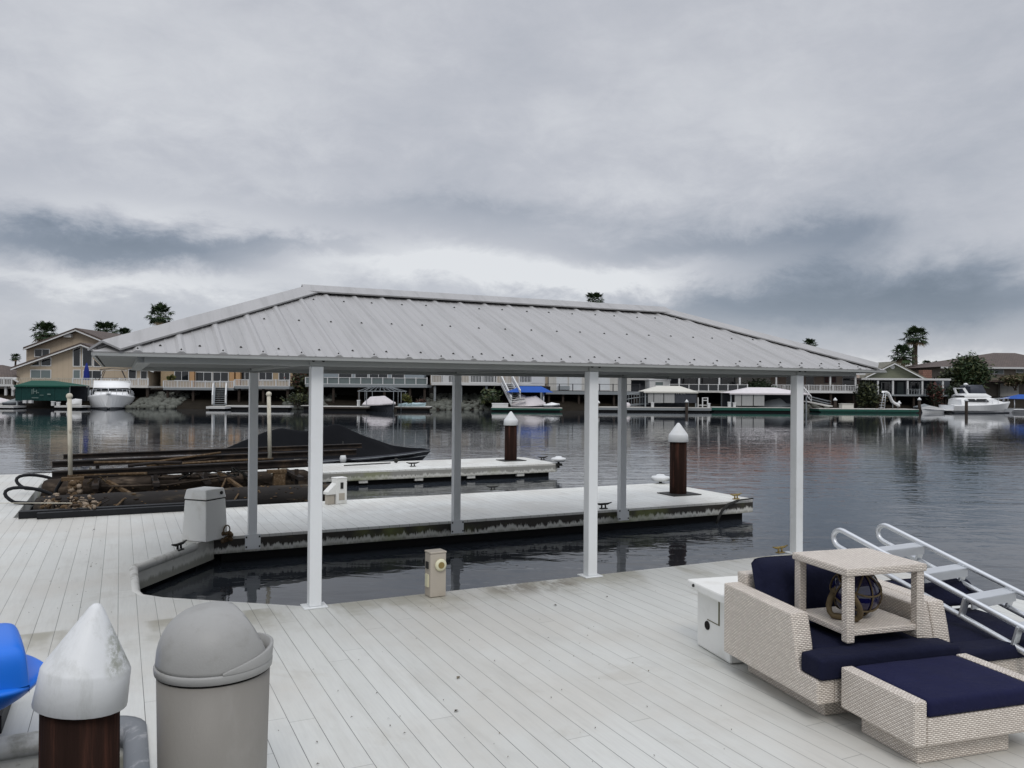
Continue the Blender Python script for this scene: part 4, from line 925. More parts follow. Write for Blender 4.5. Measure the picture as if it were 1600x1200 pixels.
def palm(label, px, py, v, rpx, var=0, skirt=True, base_z=1.3, rot=0, squash=1.0):
    u, zc = cv(px, py, v); r = rpx*v/FPX/.76; T_ = thing('fan_palm', label, 'palm tree', (u, v, base_z), 'c', 'fan palms behind the houses')
    for kind in ('crown', 'skirt'):
        if kind == 'skirt' and not skirt: continue
        if (var, kind) not in PALM_OBJ:
            mm = PALMS[var][0 if kind == 'crown' else 1]; o = mm.build(kind, [M_LEAF[0], M_LEAF[1], M_LEAF[6]] if kind == 'crown' else M_LEAF[6]); o.location = (0, 0, 0); o.rotation_euler = (0, 0, 0); BASE.pop(o); PALM_OBJ[var, kind] = o
        else: o = PALM_OBJ[var, kind].copy(); COL.objects.link(o)
        o.parent = T_; o.location = (0, 0, zc-base_z); o.rotation_euler = (0, 0, rot); o.scale = (r, r, r*squash)
    m = MB(); n = 8; m.tube([(u+.06*math.sin(i*.9), v, lerp(base_z-.5, zc-.05*r, i/n)) for i in range(n+1)], [lerp(.30, .17, i/n)*(r/1.4) for i in range(n+1)], 9); m.build('trunk', M_BARK, T_); return T_
def fdock(label, a, b, t, v, depth, mt=None, th=3.2, fl=None, piles=(), group='floating docks along the far bank'):
    T_ = thing('floating_dock', label, 'dock', ((PU(a, v)+PU(b, v))/2, v, WATER), 'c', group); zt = PZ(t, (a+b)/2, v); ua, ub = PU(a, v), PU(b, v); zb = PZ(t+th, (a+b)/2, v)
    m = MB(); m.box(ua, ub, v, v+depth, zt-.05, zt); m.build('decking', M_FDECK, T_)
    m = MB(); m.box(ua+.01, ub-.01, v+.01, v+depth-.01, zb, zt-.053); m.build('fascia', mt or M_DWHITE, T_)
    m = MB(); k = ua+.2
    m.box(ua+.25, ub-.25, v+.12, v+depth-.1, -.7, zb-.003); m.build('float', fl or M_FLOAT, T_); return T_
def fpile(label, px, pt, v, ppx=5.0, cap=5):
    u, z = cv(px, pt, v); r = ppx/2*v/FPX; T_ = thing('mooring_pile', label, 'mooring pile', (u, v, WATER), 'c', 'far mooring piles'); h = cap*v/FPX
    m = MB(); m.lathe([(r*.9, -1.5), (r*.9, z-h+.02)], (u, v, 0), 10); m.build('shaft', M_WOODD, T_); m = MB(); m.lathe([(r*1.2, z-h), (r*1.2, z-h*.7), (.01, z)], (u, v, 0), 12); m.build('cap', M_CAP, T_)
def farthing(name, label, cat, a, b, v, z=WATER, group=None): return thing(name, label, cat, ((PU(a, v)+PU(b, v))/2, v, z), 'c', group)

# ---- house at the far left edge
h = house('low_house', 'low brown roofed house with a white deck, cut by the left photo edge', -60, 24, 84)
fpart('wall', M_BROWNW, h, -70, 22, 586, 604, 84, 92); hiproof(h, -80, 26, 589, 570, 83.4, 93, M_TILEB, -60, 4)
platform(h, -70, 19, 601, 603.4, 79.5, 83.9, M_DWHITE, [-40, -10, 6, 17], M_DWHITE); railing(h, -70, 18, 590.5, 601, 79.6, None, 12, 2.4)
m = MB(); a = cv(18, 591, 79.6); b = cv(29, 597, 79.6); m.bar((a[0], 79.6, a[1]), (b[0], 79.6, b[1]), .1, .12); a = cv(18, 602, 79.6); b = cv(22, 609, 79.6); m.bar((a[0], 79.6, a[1]), (b[0], 79.6, b[1]), .12, .3); m.build('stair_rail', M_DWHITE, h)
# ---- big beige gabled house
h = house('gabled_house', 'two storey beige house with white trim, twin gables and tall sloped windows', 20, 235, 84)
fpoly(MB(), [(26, 573), (126, 540), (232, 577), (232, 604), (26, 604)], 84, 87.9).build('wall', M_BEIGE, h)
fpoly(MB(), [(41, 543), (118, 517), (184, 541), (184, 604), (41, 604)], 88, 97).build('wall', M_BEIGE, h)
roofslab(h, [(17, 573.5), (126, 535.2), (240, 577)], 83.3, 88.6, .24, M_TILEB, M_DWHITE)
roofslab(h, [(36, 542.5), (118, 512.2), (188, 541)], 87.3, 97.5, .26, M_TILEB, M_DWHITE)
fpart('wall', M_BEIGE, h, 185, 240, 545, 604, 90, 96); hiproof(h, 172, 262, 546, 529, 89.4, 98, M_TILEB, 182, 240)
polywin(h, [(115, 571.5), (115, 547), (124.5, 543), (124.5, 571.5)], 84); polywin(h, [(129.5, 571.5), (129.5, 543), (143, 548.5), (143, 571.5)], 84); polywin(h, [(147, 572), (147, 562), (157, 572)], 84)
polywin(h, [(48, 570.8), (60.5, 565), (60.5, 570.8)], 84); polywin(h, [(65, 570.8), (65, 563.5), (78.5, 559.5), (78.5, 570.8)], 84)
window(h, 48, 78.5, 578.5, 591, 84, M_GLASSL, 2); window(h, 114.5, 124.5, 578.5, 591, 84, M_GLASSL); window(h, 130, 157.5, 579.5, 591, 84, None, 2); window(h, 54, 76, 546, 557, 88, None, 2); window(h, 201, 212, 577.5, 592, 84); window(h, 220, 229, 580, 592, 84)
fpart('chimney', M_DWHITE, h, 98.5, 109.5, 521.5, 527, 87.5, 87.95)
platform(h, 26, 231, 602.5, 605.2, 79.6, 83.95, M_FDECK, [30, 112, 140, 228], None)
railing(h, 26, 112, 590.5, 602.4, 79.75, mat('tan_rail', (.46, .42, .34), .6), 21, 2.7); railing(h, 113, 231, 591, 602.4, 79.74, None, 15, 2.5)
fbx(MB(), 110, 232, 605.4, 632, 82.5, 83).build('balcony_shade', M_DARK, h)  # dark sheet standing in for the shade under the balcony
um = farthing('patio_umbrella', 'folded blue patio umbrella standing on the beige house balcony', 'umbrella', 131, 139, 81.5, PZ(602, 135, 81.5)); u = PU(135, 81.5); z0, z1 = PZ(602.3, 135, 81.5), PZ(567, 135, 81.5)
MB().tube([(u, 81.5, z0), (u, 81.5, z1)], .03, 6).build('pole', M_DWHITE, um); MB().lathe([(.26, lerp(z0, z1, .24)), (.30, lerp(z0, z1, .35)), (.22, lerp(z0, z1, .7)), (.05, z1)], (u, 81.5, 0), 10).build('canopy', M_BLUEU, um)
palm('fan palm left of the beige gables, crown half above the roof', 71, 520, 103, 19, 0, True, rot=.4); palm('larger fan palm just right of the beige gable roof', 165, 519, 101, 19, 1, True, rot=1.1); palm('smaller fan palm on the right beside the pair by the beige gables', 194, 524, 104, 14, 2, True, rot=2.2)
palm('tall solitary fan palm above the left end of the canopy roof', 249, 494, 112, 19.5, 0, True, rot=2.9, squash=1.1); palm('tiny distant fan palm beyond the low brown roof', 24.5, 559, 170, 7.5, 1, True, rot=.7)
palm('fan palm peeking over the middle of the canopy ridge', 929, 470, 116, 15, 1, True, rot=.3); palm('fan palm crown over the right slope of the canopy roof', 1265, 539, 130, 11.5, 2, True, rot=1.9)
palm('tallest fan palm standing behind the olive gable', 1430, 527, 112, 20, 0, True, rot=1.3, squash=.9); palm('shorter bushy fan palm beside the tallest one behind the olive gable', 1411, 556, 109, 19, 2, True, rot=.2, squash=1.1)
palm('small distant fan palm left of a pair beside the brick chimney', 1448, 570, 140, 8, 1, True, rot=.9); palm('small distant fan palm right of a pair beside the brick chimney', 1462, 571, 140, 7.5, 0, True, rot=2.1)
# ---- tan house with white balconies
h = house('tan_house', 'tan single storey house with two white railed balconies and stairs to its dock', 250, 455, 85)
fpart('wall', M_TANW, h, 251, 457, 562, 606, 85, 95); hiproof(h, 244, 463, 563, 540, 84.4, 96, M_TILEB, 285, 420)
for q in ((273, 294, 580.5, 594), (306, 330, 582, 596), (333, 356, 582, 596), (376, 389, 579, 593), (405, 425, 580, 594), (436, 452, 580, 594)): window(h, q[0], q[1], q[2], q[3], 85, None, 2)
for x in (296, 358.5, 368): fpart('column', M_ORANGE, h, x, x+7, 574, 606, 84.5, 84.94)
platform(h, 255, 365, 606, 609.5, 80.2, 84.9, M_FGREY, [260, 300, 340], None); railing(h, 255, 365, 595, 606, 80.35, None, 24, 2.3)
platform(h, 366.5, 452, 603.6, 607.5, 80.2, 84.9, M_FGREY, [372, 410, 448], None); railing(h, 366.5, 452, 593, 603.6, 80.34, None, 24, 2.3)
m = MB()
for x in (335.5, 354):
    a = cv(x, 604, 80.1); b = cv(x-1.5, 632, 76.2); m.bar((a[0], 80.1, a[1]), (b[0], 76.2, b[1]), .14, .22)
for k in range(9):
    q = k/8; a = cv(335.5, 606, 80.1); b = cv(334, 632.5, 76.2); c = cv(354, 606, 80.1); dd = cv(352.5, 632.5, 76.2); m.bar((lerp(a[0], b[0], q), lerp(80.1, 76.2, q), lerp(a[1], b[1], q)), (lerp(c[0], dd[0], q), lerp(80.1, 76.2, q), lerp(c[1], dd[1], q)), .28, .05)
o = m.build('stair', M_FGREY, h); m = MB()
for x in (333, 353.5):
    fbx(m, x-1, x+1, 597, 609, 80.05, 80.25); fbx(m, x-2.2, x-.2, 617, 632, 76.3, 76.5); a = cv(x, 600, 80.1); b = cv(x-1.2, 620, 76.4); m.bar((a[0], 80.1, a[1]), (b[0], 76.4, b[1]), .12, .16)
    a = cv(x, 607, 80.1); b = cv(x-1.2, 628, 76.4); m.bar((a[0], 80.1, a[1]), (b[0], 76.4, b[1]), .12, .22)
m.build('handrail', M_DWHITE, h)
fbx(MB(), 236, 470, 609, 633, 84.3, 84.7).build('underdeck_shade', M_DARK, h)  # dark sheet painted as the shade beneath the tan house
bush('potted_palm', 'yellow green potted palm on the tan house balcony', 257, 273, 583, 600, 83, [M_LEAF[4], M_LEAF[2]], 160, (.10, .3), 'potted plant', stem=False)
bush('hedge_bush', 'tangled dark shrub growing between the tan and grey houses', 453, 499, 572, 622, 83, [M_LEAF[3], M_LEAF[2], M_LEAF[3], M_LEAF[5]], 2600, (.10, .30)); bush('low_bush', 'low green weeds on the bank below the tangled shrub', 440, 500, 612, 634, 79, [M_LEAF[2], M_LEAF[3]], 1100, (.08, .22))
# ---- grey house
h = house('grey_house', 'grey sided house with a long white framed glass balcony', 475, 668, 86)
fpart('wall', M_GREYW, h, 476, 662, 566, 606, 86, 96); hiproof(h, 470, 670, 567, 545, 85.4, 97, M_TILEB, 500, 630)
for q in ((529.5, 549, 582.5, 591.5), (555, 574, 583.5, 600), (577.5, 605, 583.5, 600), (612, 631, 583, 591)): window(h, *q, 86, None, 2 if q[1]-q[0] > 22 else 1)
platform(h, 477, 667, 600.6, 605, 81.2, 85.9, M_FGREY, [482, 520, 560, 600, 640, 663], None); railing(h, 477, 667, 589.8, 600.6, 81.35, None, 18, 0, .8, M_GLASSL)
fbx(MB(), 470, 670, 605.5, 634, 85.2, 85.6).build('underdeck_shade', M_DARK, h)  # shade below the grey house, put in as a dark sheet
c = farthing('patio_chair', 'pale folded cushion chair on the grey house balcony', 'chair', 530, 545, 83.5, PZ(600, 537, 83.5))
fpoly(MB(), [(529, 590), (532, 596), (541, 597), (544, 592), (541, 594.5), (534, 594)], 83.2, 83.8).build('seat', M_COVW, c); fbx(MB(), 533, 534, 597, 600.4, 83.3, 83.4).build('leg', M_DWHITE, c); fbx(MB(), 539, 540, 597.2, 600.4, 83.6, 83.7).build('leg', M_DWHITE, c)
# ---- white decked house
h = house('white_deck_house', 'pale house behind a long bright white balcony with a steep white stair', 672, 852, 88)
fpart('wall', siding_mat('wall_wood', (.30, .25, .19), .3, True), h, 672, 856, 566, 604, 88, 97); hiproof(h, 668, 860, 567, 546, 87.4, 98, M_TILEB, 700, 825)
for q in ((690, 712, 580, 597), (735, 775, 579, 597), (812, 832, 580, 597)): window(h, *q, 88, None, 2)
platform(h, 674, 851, 599, 602.2, 82.8, 87.9, M_DWHITE, [679, 720, 760, 800, 846], M_FGREY); railing(h, 674, 851, 586.5, 599, 82.95, None, 20, 2.3, 1.1)
for a_, b_ in ((691, 701), (830, 850)): fpart('privacy_panel', M_DWHITE, h, a_, b_, 587.5, 598.5, 82.86, 82.90)
m = MB()
for (a_, b_) in (((783, 588), (799, 622)), ((800, 588), (813, 612))):
    p = cv(*a_, 82.7); q = cv(*b_, 78.6); m.bar((p[0], 82.7, p[1]), (q[0], 78.6, q[1]), .12, .30); m.bar((p[0], 82.7, p[1]-.75), (q[0], 78.6, q[1]-.55), .10, .30)
    for k in range(9): z = k/8; m.bar((lerp(p[0], q[0], z), lerp(82.7, 78.6, z), lerp(p[1], q[1], z)), (lerp(p[0], q[0], z), lerp(82.7, 78.6, z), lerp(p[1], q[1], z)-.7), .05)
m.build('handrail', M_DWHITE, h)
m = MB()
for k in range(10):
    q = k/9; a = cv(lerp(783, 799, q), lerp(600, 628, q), lerp(82.7, 78.6, q)); b = cv(lerp(803, 822, q), lerp(600, 625, q), lerp(82.7, 78.6, q)); vv = lerp(82.7, 78.6, q); m.bar((a[0], vv, a[1]), (b[0], vv, b[1]), .3, .06)
m.build('stair', M_DWHITE, h); fbx(MB(), 668, 860, 603, 636, 87, 87.4).build('underdeck_shade', M_DARK, h)  # dark sheet for the shaded space under the white balcony
bush('palm_bush', 'spiky green palm bush on the rocks under the white balcony', 748, 786, 609, 636, 81, [M_LEAF[2], M_LEAF[1], M_LEAF[3]], 900, (.12, .42)); bush('flower_bush', 'yellow green bush on the dock beside the kayaks', 629, 648, 615, 632, 77, [M_LEAF[4], M_LEAF[2]], 520, (.07, .2)); bush('red_bush', 'dull red bush right of the yellow green bush', 646, 668, 620, 634, 78, [M_LEAF[5], M_LEAF[3]], 420, (.07, .2))
# ---- grey deck house with black railing
h = house('panel_house', 'pale house with wide white panels behind a black railed grey deck', 852, 990, 88)
fpart('wall', M_PALEW, h, 857, 986, 566, 612, 88, 98); hiproof(h, 852, 992, 567, 548, 87.4, 99, M_TILEB, 880, 960)
for a_, b_ in ((870, 886), (890, 908), (936, 952)): window(h, a_, b_, 583, 609, 88, mat('white_panel', (.55, .57, .58), .4), 1)
fpart('utility_box', M_FGREY, h, 872, 890, 603, 609, 87.6, 87.96)
platform(h, 853, 1000, 611.6, 616.5, 84.2, 87.9, M_FGREY, [858, 880, 905, 960, 992], None); railing(h, 853, 1000, 600, 611.6, 84.35, M_BLACKR, 21, 0, .7); fbx(MB(), 853, 1012, 617, 640, 87.2, 87.6).build('underdeck_shade', M_DARK, h)  # dark sheet in place of the shade under the grey deck
fpart('door', M_FGREY, h, 968, 984, 619, 638, 87.1, 87.18)
# ---- dark roofed house and white shed
h = house('dark_house', 'dark roofed house set back behind the small white shed', 985, 1050, 93); fpart('wall', M_DKC, h, 984, 1062, 590, 622, 93, 100); hiproof(h, 978, 1068, 591, 574, 92.4, 101, M_TILEB, 995, 1045)
h = farthing('white_shed', 'small boxy white shed behind the cream boat shelter', 'shed', 1015, 1047, 87, 1.0); fpart('wall', M_DWHITE, h, 1015, 1047, 594, 622, 87, 90); fpart('roof', M_GELW, h, 1014, 1048.5, 593, 594, 86.9, 90.2); window(h, 1024, 1036, 597, 602, 87, M_GLASSL, 1)
# ---- column porch house
h = house('porch_house', 'house with tall white columns and dark glass behind a white framed glass railing', 1045, 1200, 90)
fpart('wall', M_DKC, h, 1048, 1160, 570, 614, 90, 99); fpart('wall', M_PALEW, h, 1150, 1204, 570, 614, 89.6, 98); hiproof(h, 1042, 1210, 574, 540, 85.6, 99, M_TILER, 1075, 1180)
for a_, b_ in ((1066, 1088), (1096, 1120), (1128, 1148)): window(h, a_, b_, 589, 611, 90, None, 2, M_FGREY)
for x in (1061.5, 1092.5, 1124, 1156): fpart('column', M_DWHITE, h, x-1.3, x+1.3, 578, 612, 85.9, 86.15)
platform(h, 1046, 1168, 611, 613.4, 85.6, 89.9, M_FDECK, [1050, 1090, 1130, 1164], None); railing(h, 1046, 1168, 600.4, 611, 85.7, None, 15, 0, .7, M_GLASS); fbx(MB(), 1044, 1206, 614, 640, 89, 89.4).build('underdeck_shade', M_DARK, h)  # shade under the column porch, built as a dark sheet
bush('clipped_hedge', 'dark clipped hedge between the column porch and the rose house', 1164, 1208, 592, 612, 86.5, [M_LEAF[3], M_LEAF[0], M_LEAF[3]], 2200, (.08, .2), 'hedge')
# ---- rose house
h = house('rose_house', 'rose beige house with dark red shutters and a long white picket balcony', 1200, 1345, 91)
fpart('wall', M_PINKW, h, 1202, 1343, 570, 614, 91, 100); hiproof(h, 1196, 1352, 582, 559, 86.6, 101, M_TILER, 1225, 1318)
for q in ((1229, 1238, 588, 605, None), (1259.5, 1271, 586, 602, None), (1288.5, 1296, 589, 598, M_REDD), (1299.5, 1306, 589, 598, M_REDD), (1317, 1335, 586, 610, None)): window(h, q[0], q[1], q[2], q[3], 91, q[4], 1, M_FGREY if q[4] else None, .6)
for x in (1213, 1297.5, 1337): fpart('column', M_DWHITE, h, x-1.2, x+1.2, 584, 612, 86.9, 87.1)
platform(h, 1206, 1340, 611, 614, 86.6, 90.9, M_DWHITE, [1212, 1255, 1300, 1336], None); railing(h, 1206, 1340, 601.4, 611, 86.7, None, 18, 2.5); fbx(MB(), 1200, 1346, 614.5, 640, 90.2, 90.6).build('underdeck_shade', M_DARK, h)  # dark sheet painted as shade below the picket balcony
g = farthing('gangway', 'steep white railed gangway below the rose house balcony', 'gangway', 1255, 1310, 84.5, .2); m = MB()
for dv in (0, 1.0):
    p = cv(1254, 604, 86.3+dv*.3); q = cv(1268, 620, 84+dv); m.bar((p[0], 86.3, p[1]), (q[0], 84+dv, q[1]), .06, .08); p = cv(1254, 611, 86.3); q = cv(1268, 627, 84+dv); m.bar((p[0], 86.3, p[1]), (q[0], 84+dv, q[1]), .06, .10)
    for k in range(6): z = k/5; p = cv(lerp(1254, 1268, z), lerp(604, 620, z), lerp(86.3, 84+dv, z)); m.bar((p[0], lerp(86.3, 84+dv, z), p[1]), (p[0], lerp(86.3, 84+dv, z), p[1]-.45), .05)
m.build('handrail', M_DWHITE, g); p = cv(1256, 627, 86); q = cv(1298, 634.8, 83.3); MB().bar((p[0], 85.5, p[1]), (q[0], 83.3, q[1]), .8, .1).build('ramp', M_FDECK, g)
m = MB()
for dv in (-.35, .35):
    p = cv(1268, 620, 85); q = cv(1296, 627, 83.3); m.bar((p[0], 85.2+dv, p[1]), (q[0], 83.3+dv, q[1]), .05)
    p = cv(1268, 624, 85); q = cv(1296, 631, 83.3); m.bar((p[0], 85.2+dv, p[1]), (q[0], 83.3+dv, q[1]), .05)
m.build('rail', M_FGREY, g)
# ---- olive gable house
h = house('olive_house', 'olive green gabled house with a round vent and a white columned porch', 1335, 1485, 92)
fpoly(MB(), [(1330, 600), (1398, 569), (1462, 600), (1462, 620), (1330, 620)], 92, 101).build('wall', M_OLIVE, h); roofslab(h, [(1330, 597.5), (1398, 565), (1464, 599)], 91.4, 101.4, .22, M_TILEG, M_DWHITE)
pk = cv(1398, 564.5, 91.5); m = MB(); za = PZ(569, 1350, 99); m.add([(pk[0], 91.5, pk[1]), (PU(1352, 99), 99, za), (PU(1330, 95), 95, PZ(597, 1330, 95)), (PU(1380, 91.4), 91.4, PZ(576, 1380, 91.4)), (pk[0], 99, pk[1])], [(0, 3, 2, 1), (0, 1, 4)]); m.build('side_roof', M_TILEG, h)
u, z = cv(1395, 573, 91.9); MB().lathe([(.26, 0), (.26, .06), (.17, .061)], (u, 91.97, z), 16, Matrix.Rotation(math.pi/2, 3, 'X')).build('vent', M_DWHITE, h)
fbx(MB(), 1346, 1486, 591, 594, 87.9, 92).build('porch_roof', M_DWHITE, h)
for x in (1372, 1395.5, 1418.5, 1441.5, 1473.5): fpart('column', M_DWHITE, h, x-1.3, x+1.3, 594.1, 616.5, 88.0, 88.2)
fpart('porch_wall', M_DKC, h, 1364, 1484, 594.2, 617, 91.0, 91.9); fpart('door', M_GLASSL, h, 1402, 1412, 597, 616, 90.9, 90.98); window(h, 1378, 1390, 598, 610, 91); window(h, 1424, 1436, 598, 610, 91)
platform(h, 1364, 1484, 616.6, 619, 87.9, 91.8, M_FGREY, [1370, 1400, 1430, 1460, 1480], None); railing(h, 1418, 1473, 608, 616.6, 88.05, M_FGREY, 20, 4, .5); fbx(MB(), 1345, 1486, 619.5, 640, 91.2, 91.6).build('underdeck_shade', M_DARK, h)  # dark sheet giving the shade under the olive porch
fpart('chimney', M_BRICK, h, 1442, 1456, 578, 600, 94, 95)
# ---- brown hip roof house
h = house('brown_house', 'two storey brown house under a broad dark hip roof at the right edge', 1475, 1660, 99)
fpart('wall', M_BROWNW, h, 1479, 1680, 573, 625, 99, 110); hiproof(h, 1470, 1690, 573.5, 551.5, 98.2, 113, M_TILEB, 1552, 1586)
for q in ((1545.5, 1553, 574.5, 584), (1554.5, 1568, 574.5, 584), (1588, 1598, 575, 582), (1565.5, 1576, 602, 610), (1579, 1588, 602, 610)): window(h, *q, 99, M_GLASSL, 1, None, .8)
fpart('garage_door', M_PALEW, h, 1563, 1592, 599.5, 624, 98.5, 98.95); fpart('porch_roof', M_TILEB, h, 1530, 1680, 594, 597, 97, 98.9)
bush('shaggy_palm', 'broad shaggy green palm in front of the brown hip roof house', 1488, 1543, 556, 606, 93, [M_LEAF[0], M_LEAF[1], M_LEAF[2]], 7000, (.10, .36), 'palm tree'); bush('spreading_shrub', 'spreading olive shrub left of the shaggy palm', 1468, 1502, 573, 606, 94, [M_LEAF[2], M_LEAF[3]], 1900, (.12, .34)); bush('red_leaf_shrub', 'dark red leaved shrub at the right end of the column porch', 1449, 1474, 594, 636, 86.5, [M_LEAF[5], M_LEAF[3], M_LEAF[3]], 1500, (.08, .25)); bush('dark_shrub', 'dark shrub behind the large white cruiser', 1476, 1512, 598, 634, 88.5, [M_LEAF[3], M_LEAF[0], M_LEAF[3]], 1900, (.10, .28)); bush('drooping_shrub', 'brown green drooping shrub in front of the brown garage door', 1562, 1612, 585, 602, 95, [M_LEAF[2], M_LEAF[6]], 1200, (.12, .34)); bush('tall_shrub', 'tall dark shrub between the rose house and olive porch', 1338, 1372, 592, 640, 86, [M_LEAF[3], M_LEAF[2], M_LEAF[3]], 2600, (.10, .28)); bush('dry_shrub', 'dry brownish shrub under the left end of the olive porch', 1366, 1384, 612, 640, 85.5, [M_LEAF[6], M_LEAF[3]], 700, (.08, .22))
bush('garden_tree', 'olive crowned garden tree beyond the brick chimney', 1452, 1482, 578, 602, 105, [M_LEAF[2], M_LEAF[3]], 1200, (.15, .4), 'tree')
# distant wooded skyline and riprap
m = MB()
for i in range(240): u = uni(-170, 190); foliage(m, (u, 250+uni(-15, 15), 2.6), (uni(4, 8), 4, uni(1.5, 3.4)), 26, .6, 1.5, nm=2)
tag(m.build('distant_trees', [M_LEAF[3], M_LEAF[2]], None, frame='c', base=(0, 250, 1.5)), 'dark band of distant trees beyond the far bank houses', 'distant trees', kind='stuff')
def riprap(a, b, t, bt, v0, n, label):
    m = MB()
    for i in range(n):
        px = uni(a, b); q = rnd(); u = PU(px, v0); sv = shore(u)+lerp(-.3, 6.0, q); s_ = uni(.16, .36); z = lerp(WATER, 1.05, q)+uni(-.1, .15); m.ball((u, sv, z), s_, 6, 4, (uni(.8, 1.3), uni(.8, 1.2), uni(.6, 1.0)))
    tag(m.build('riprap', M_ROCK, None, frame='c', base=(PU((a+b)/2, v0), v0, 0)), label, 'rocks', kind='stuff')
riprap(205, 275, 0, 0, 78, 330, 'grey rock riprap on the bank beside the bow-on cruiser'); riprap(648, 770, 0, 0, 80, 520, 'mossy rock riprap below the white balcony'); riprap(1240, 1300, 0, 0, 85, 180, 'dark rock riprap under the ramp of the rose house'); riprap(440, 505, 0, 0, 79, 140, 'small pale rocks on the weedy bank'); 
# ---- docks
fdock('white floating dock at the far left behind the covered jet skis', -60, 21.5, 634, 74, 2.0, th=3); fdock('white floating dock right of the green boat shelter', 85, 128, 634, 74, 1.6, th=2.6); fdock('low white dock at the foot of the tan house stairs', 322, 352, 635, 74.5, 2.4, th=3.6); fdock('long thin white dock beside the stairs of the tan house', 352.5, 454, 633.8, 76, 1.2, th=2.6)
fdock('pale dock with dark gaps below the grey house', 487, 576, 635, 74, 2.2, M_WOODD, 3.5); fdock('dark edged dock carrying the kayaks', 616, 672, 635.5, 76, 2.4, M_WOODD, 3.6); fdock('dark dock section at the left of the grey house', 470, 489, 633.5, 77, 2, M_DARK); fdock('white and green dock under the blue canopied boat', 768, 879, 637, 77.5, 2.0, M_GREENF, 3.6); fdock('grey dock in front of the cream boat shelter', 933, 1112, 636.5, 79, 2.2, M_FGREY, 4.5)
fdock('green floated dock in front of the white boat shelter', 1112, 1247, 636.5, 80.5, 2.0, M_GREENF, 4.8); fdock('green floated dock with the white slide', 1280, 1436, 639.0, 82.3, 2.8, M_GREENF, 4.0, fl=M_GREENF); fdock('white dock behind the cruiser at the right edge', 1470, 1680, 638, 88, 1.4, th=2.5)
for x, y, v, l in ((934.5, 625, 80.5, 'far capped pile just right of the middle front post'), (1073, 624, 78.7, 'far dark capped pile at the corner of the cream boat shelter'), (1305, 621, 84.8, 'far capped pile behind the green floated dock'), (1405, 626, 84.8, 'far capped pile at the foot of the white slide'), (1436.5, 620.5, 85.3, 'far capped pile left of the jet ski'), (1510, 622, 82, 'far pile in front of the right cruiser')): fpile(l, x, y, v)
for px, pt, pb, v, lab in ((1020, 629, 637, 79.4, 'white dock post box by the cream shelter'), (1108, 630, 637, 80, 'white dock post box right of the white frame'), (1140, 628, 637, 80.8, 'taller white dock post box left of the white boat shelter'), (1148, 629, 637, 80.9, 'narrow white dock post box beside the white boat shelter'), (560, 625, 635, 74.6, 'white dock post box by the boat lift frame'), (82, 627, 634, 74.4, 'white dock post box at the right of the green shelter'), (90, 628, 634, 74.5, 'small white dock post box at the far left dock')):
    t = farthing('dock_box', lab, 'dock box', px-2, px+2, v, 0, 'far white dock boxes'); m = MB(); fbx(m, px-2, px+2, pt+1, pb, v, v+.25); m.build('body', M_DWHITE, t); fbx(MB(), px-2.4, px+2.4, pt, pt+.95, v-.03, v+.28).build('lid', M_GELW, t)
t = farthing('storage_bin', 'wide pale storage box on the green floated dock', 'dock box', 1316, 1334, 83.2, .0); fbx(MB(), 1316, 1334, 631.5, 638.9, 83.2, 84).build('body', M_COVC, t); fbx(MB(), 1315.5, 1334.5, 630.6, 631.4, 83.15, 84.05).build('lid', M_COVC, t)
t = farthing('storage_bin', 'low pale storage boxes at the left of the blue canopied boat', 'dock box', 768, 794, 79, .0); fbx(MB(), 769, 794, 631, 636, 79, 79.6).build('body', M_DWHITE, t); fbx(MB(), 768.5, 794.5, 630, 630.9, 78.95, 79.65).build('lid', M_GELW, t)
# white frame gate
t = farthing('ladder_frame', 'white tubular frame standing on the dock right of the cream shelter', 'frame', 1090, 1107, 80.2, .0); m = MB()
for x in (1091, 1098, 1106): fbx(m, x-.8, x+.8, 621, 636.3, 80.2, 80.32)
fbx(m, 1098, 1106, 621, 622.3, 80.21, 80.31); fbx(m, 1098, 1106, 625, 626.2, 80.21, 80.31); fbx(m, 1091, 1106, 632.5, 633.6, 80.21, 80.31); m.build('frame', M_DWHITE, t)
# arched footbridge rail left of the cream shelter
t = farthing('gangway', 'low grey gangway with curved rails left of the cream shelter', 'gangway', 972, 1012, 82, .0); m = MB()
for y0_, y1_ in ((619, 612), (626, 619), (634, 630)): m.tube([(cv(lerp(972, 1014, k/8), lerp(y0_, y1_, (k/8)**.7), 82)[0], 82, cv(lerp(972, 1014, k/8), lerp(y0_, y1_, (k/8)**.7), 82)[1]) for k in range(9)], .05, 5)
for k in range(10): x = lerp(974, 1012, k/9); a = cv(x, lerp(619, 612, (k/9)**.7), 82); b = cv(x, lerp(634, 630, k/9), 82); m.bar((a[0], 82, a[1]), (b[0], 82, b[1]), .04)
m.build('handrail', M_FGREY, t); p = cv(970, 635, 82); q = cv(1014, 631, 82); MB().bar((p[0], 82.4, p[1]), (q[0], 82.4, q[1]), .9, .1).build('ramp', M_FGREY, t)
t = farthing('covered_dinghy', 'small white covered dinghy on the grey dock by the rear right post', 'dinghy', 975, 985, 80.5, .0); u, z = cv(980, 633, 80.5); MB().ball((u, 80.6, z), .36, 10, 7, (1, .8, .75)).build('cover', M_COVW, t)
t = farthing('garden_light', 'tall white dock pole on the bank lawn left of the cruiser', 'pole', 40, 42, 81, .0); fbx(MB(), 40.5, 41.3, 600, 634, 81, 81.06).build('pole', M_DWHITE, t)
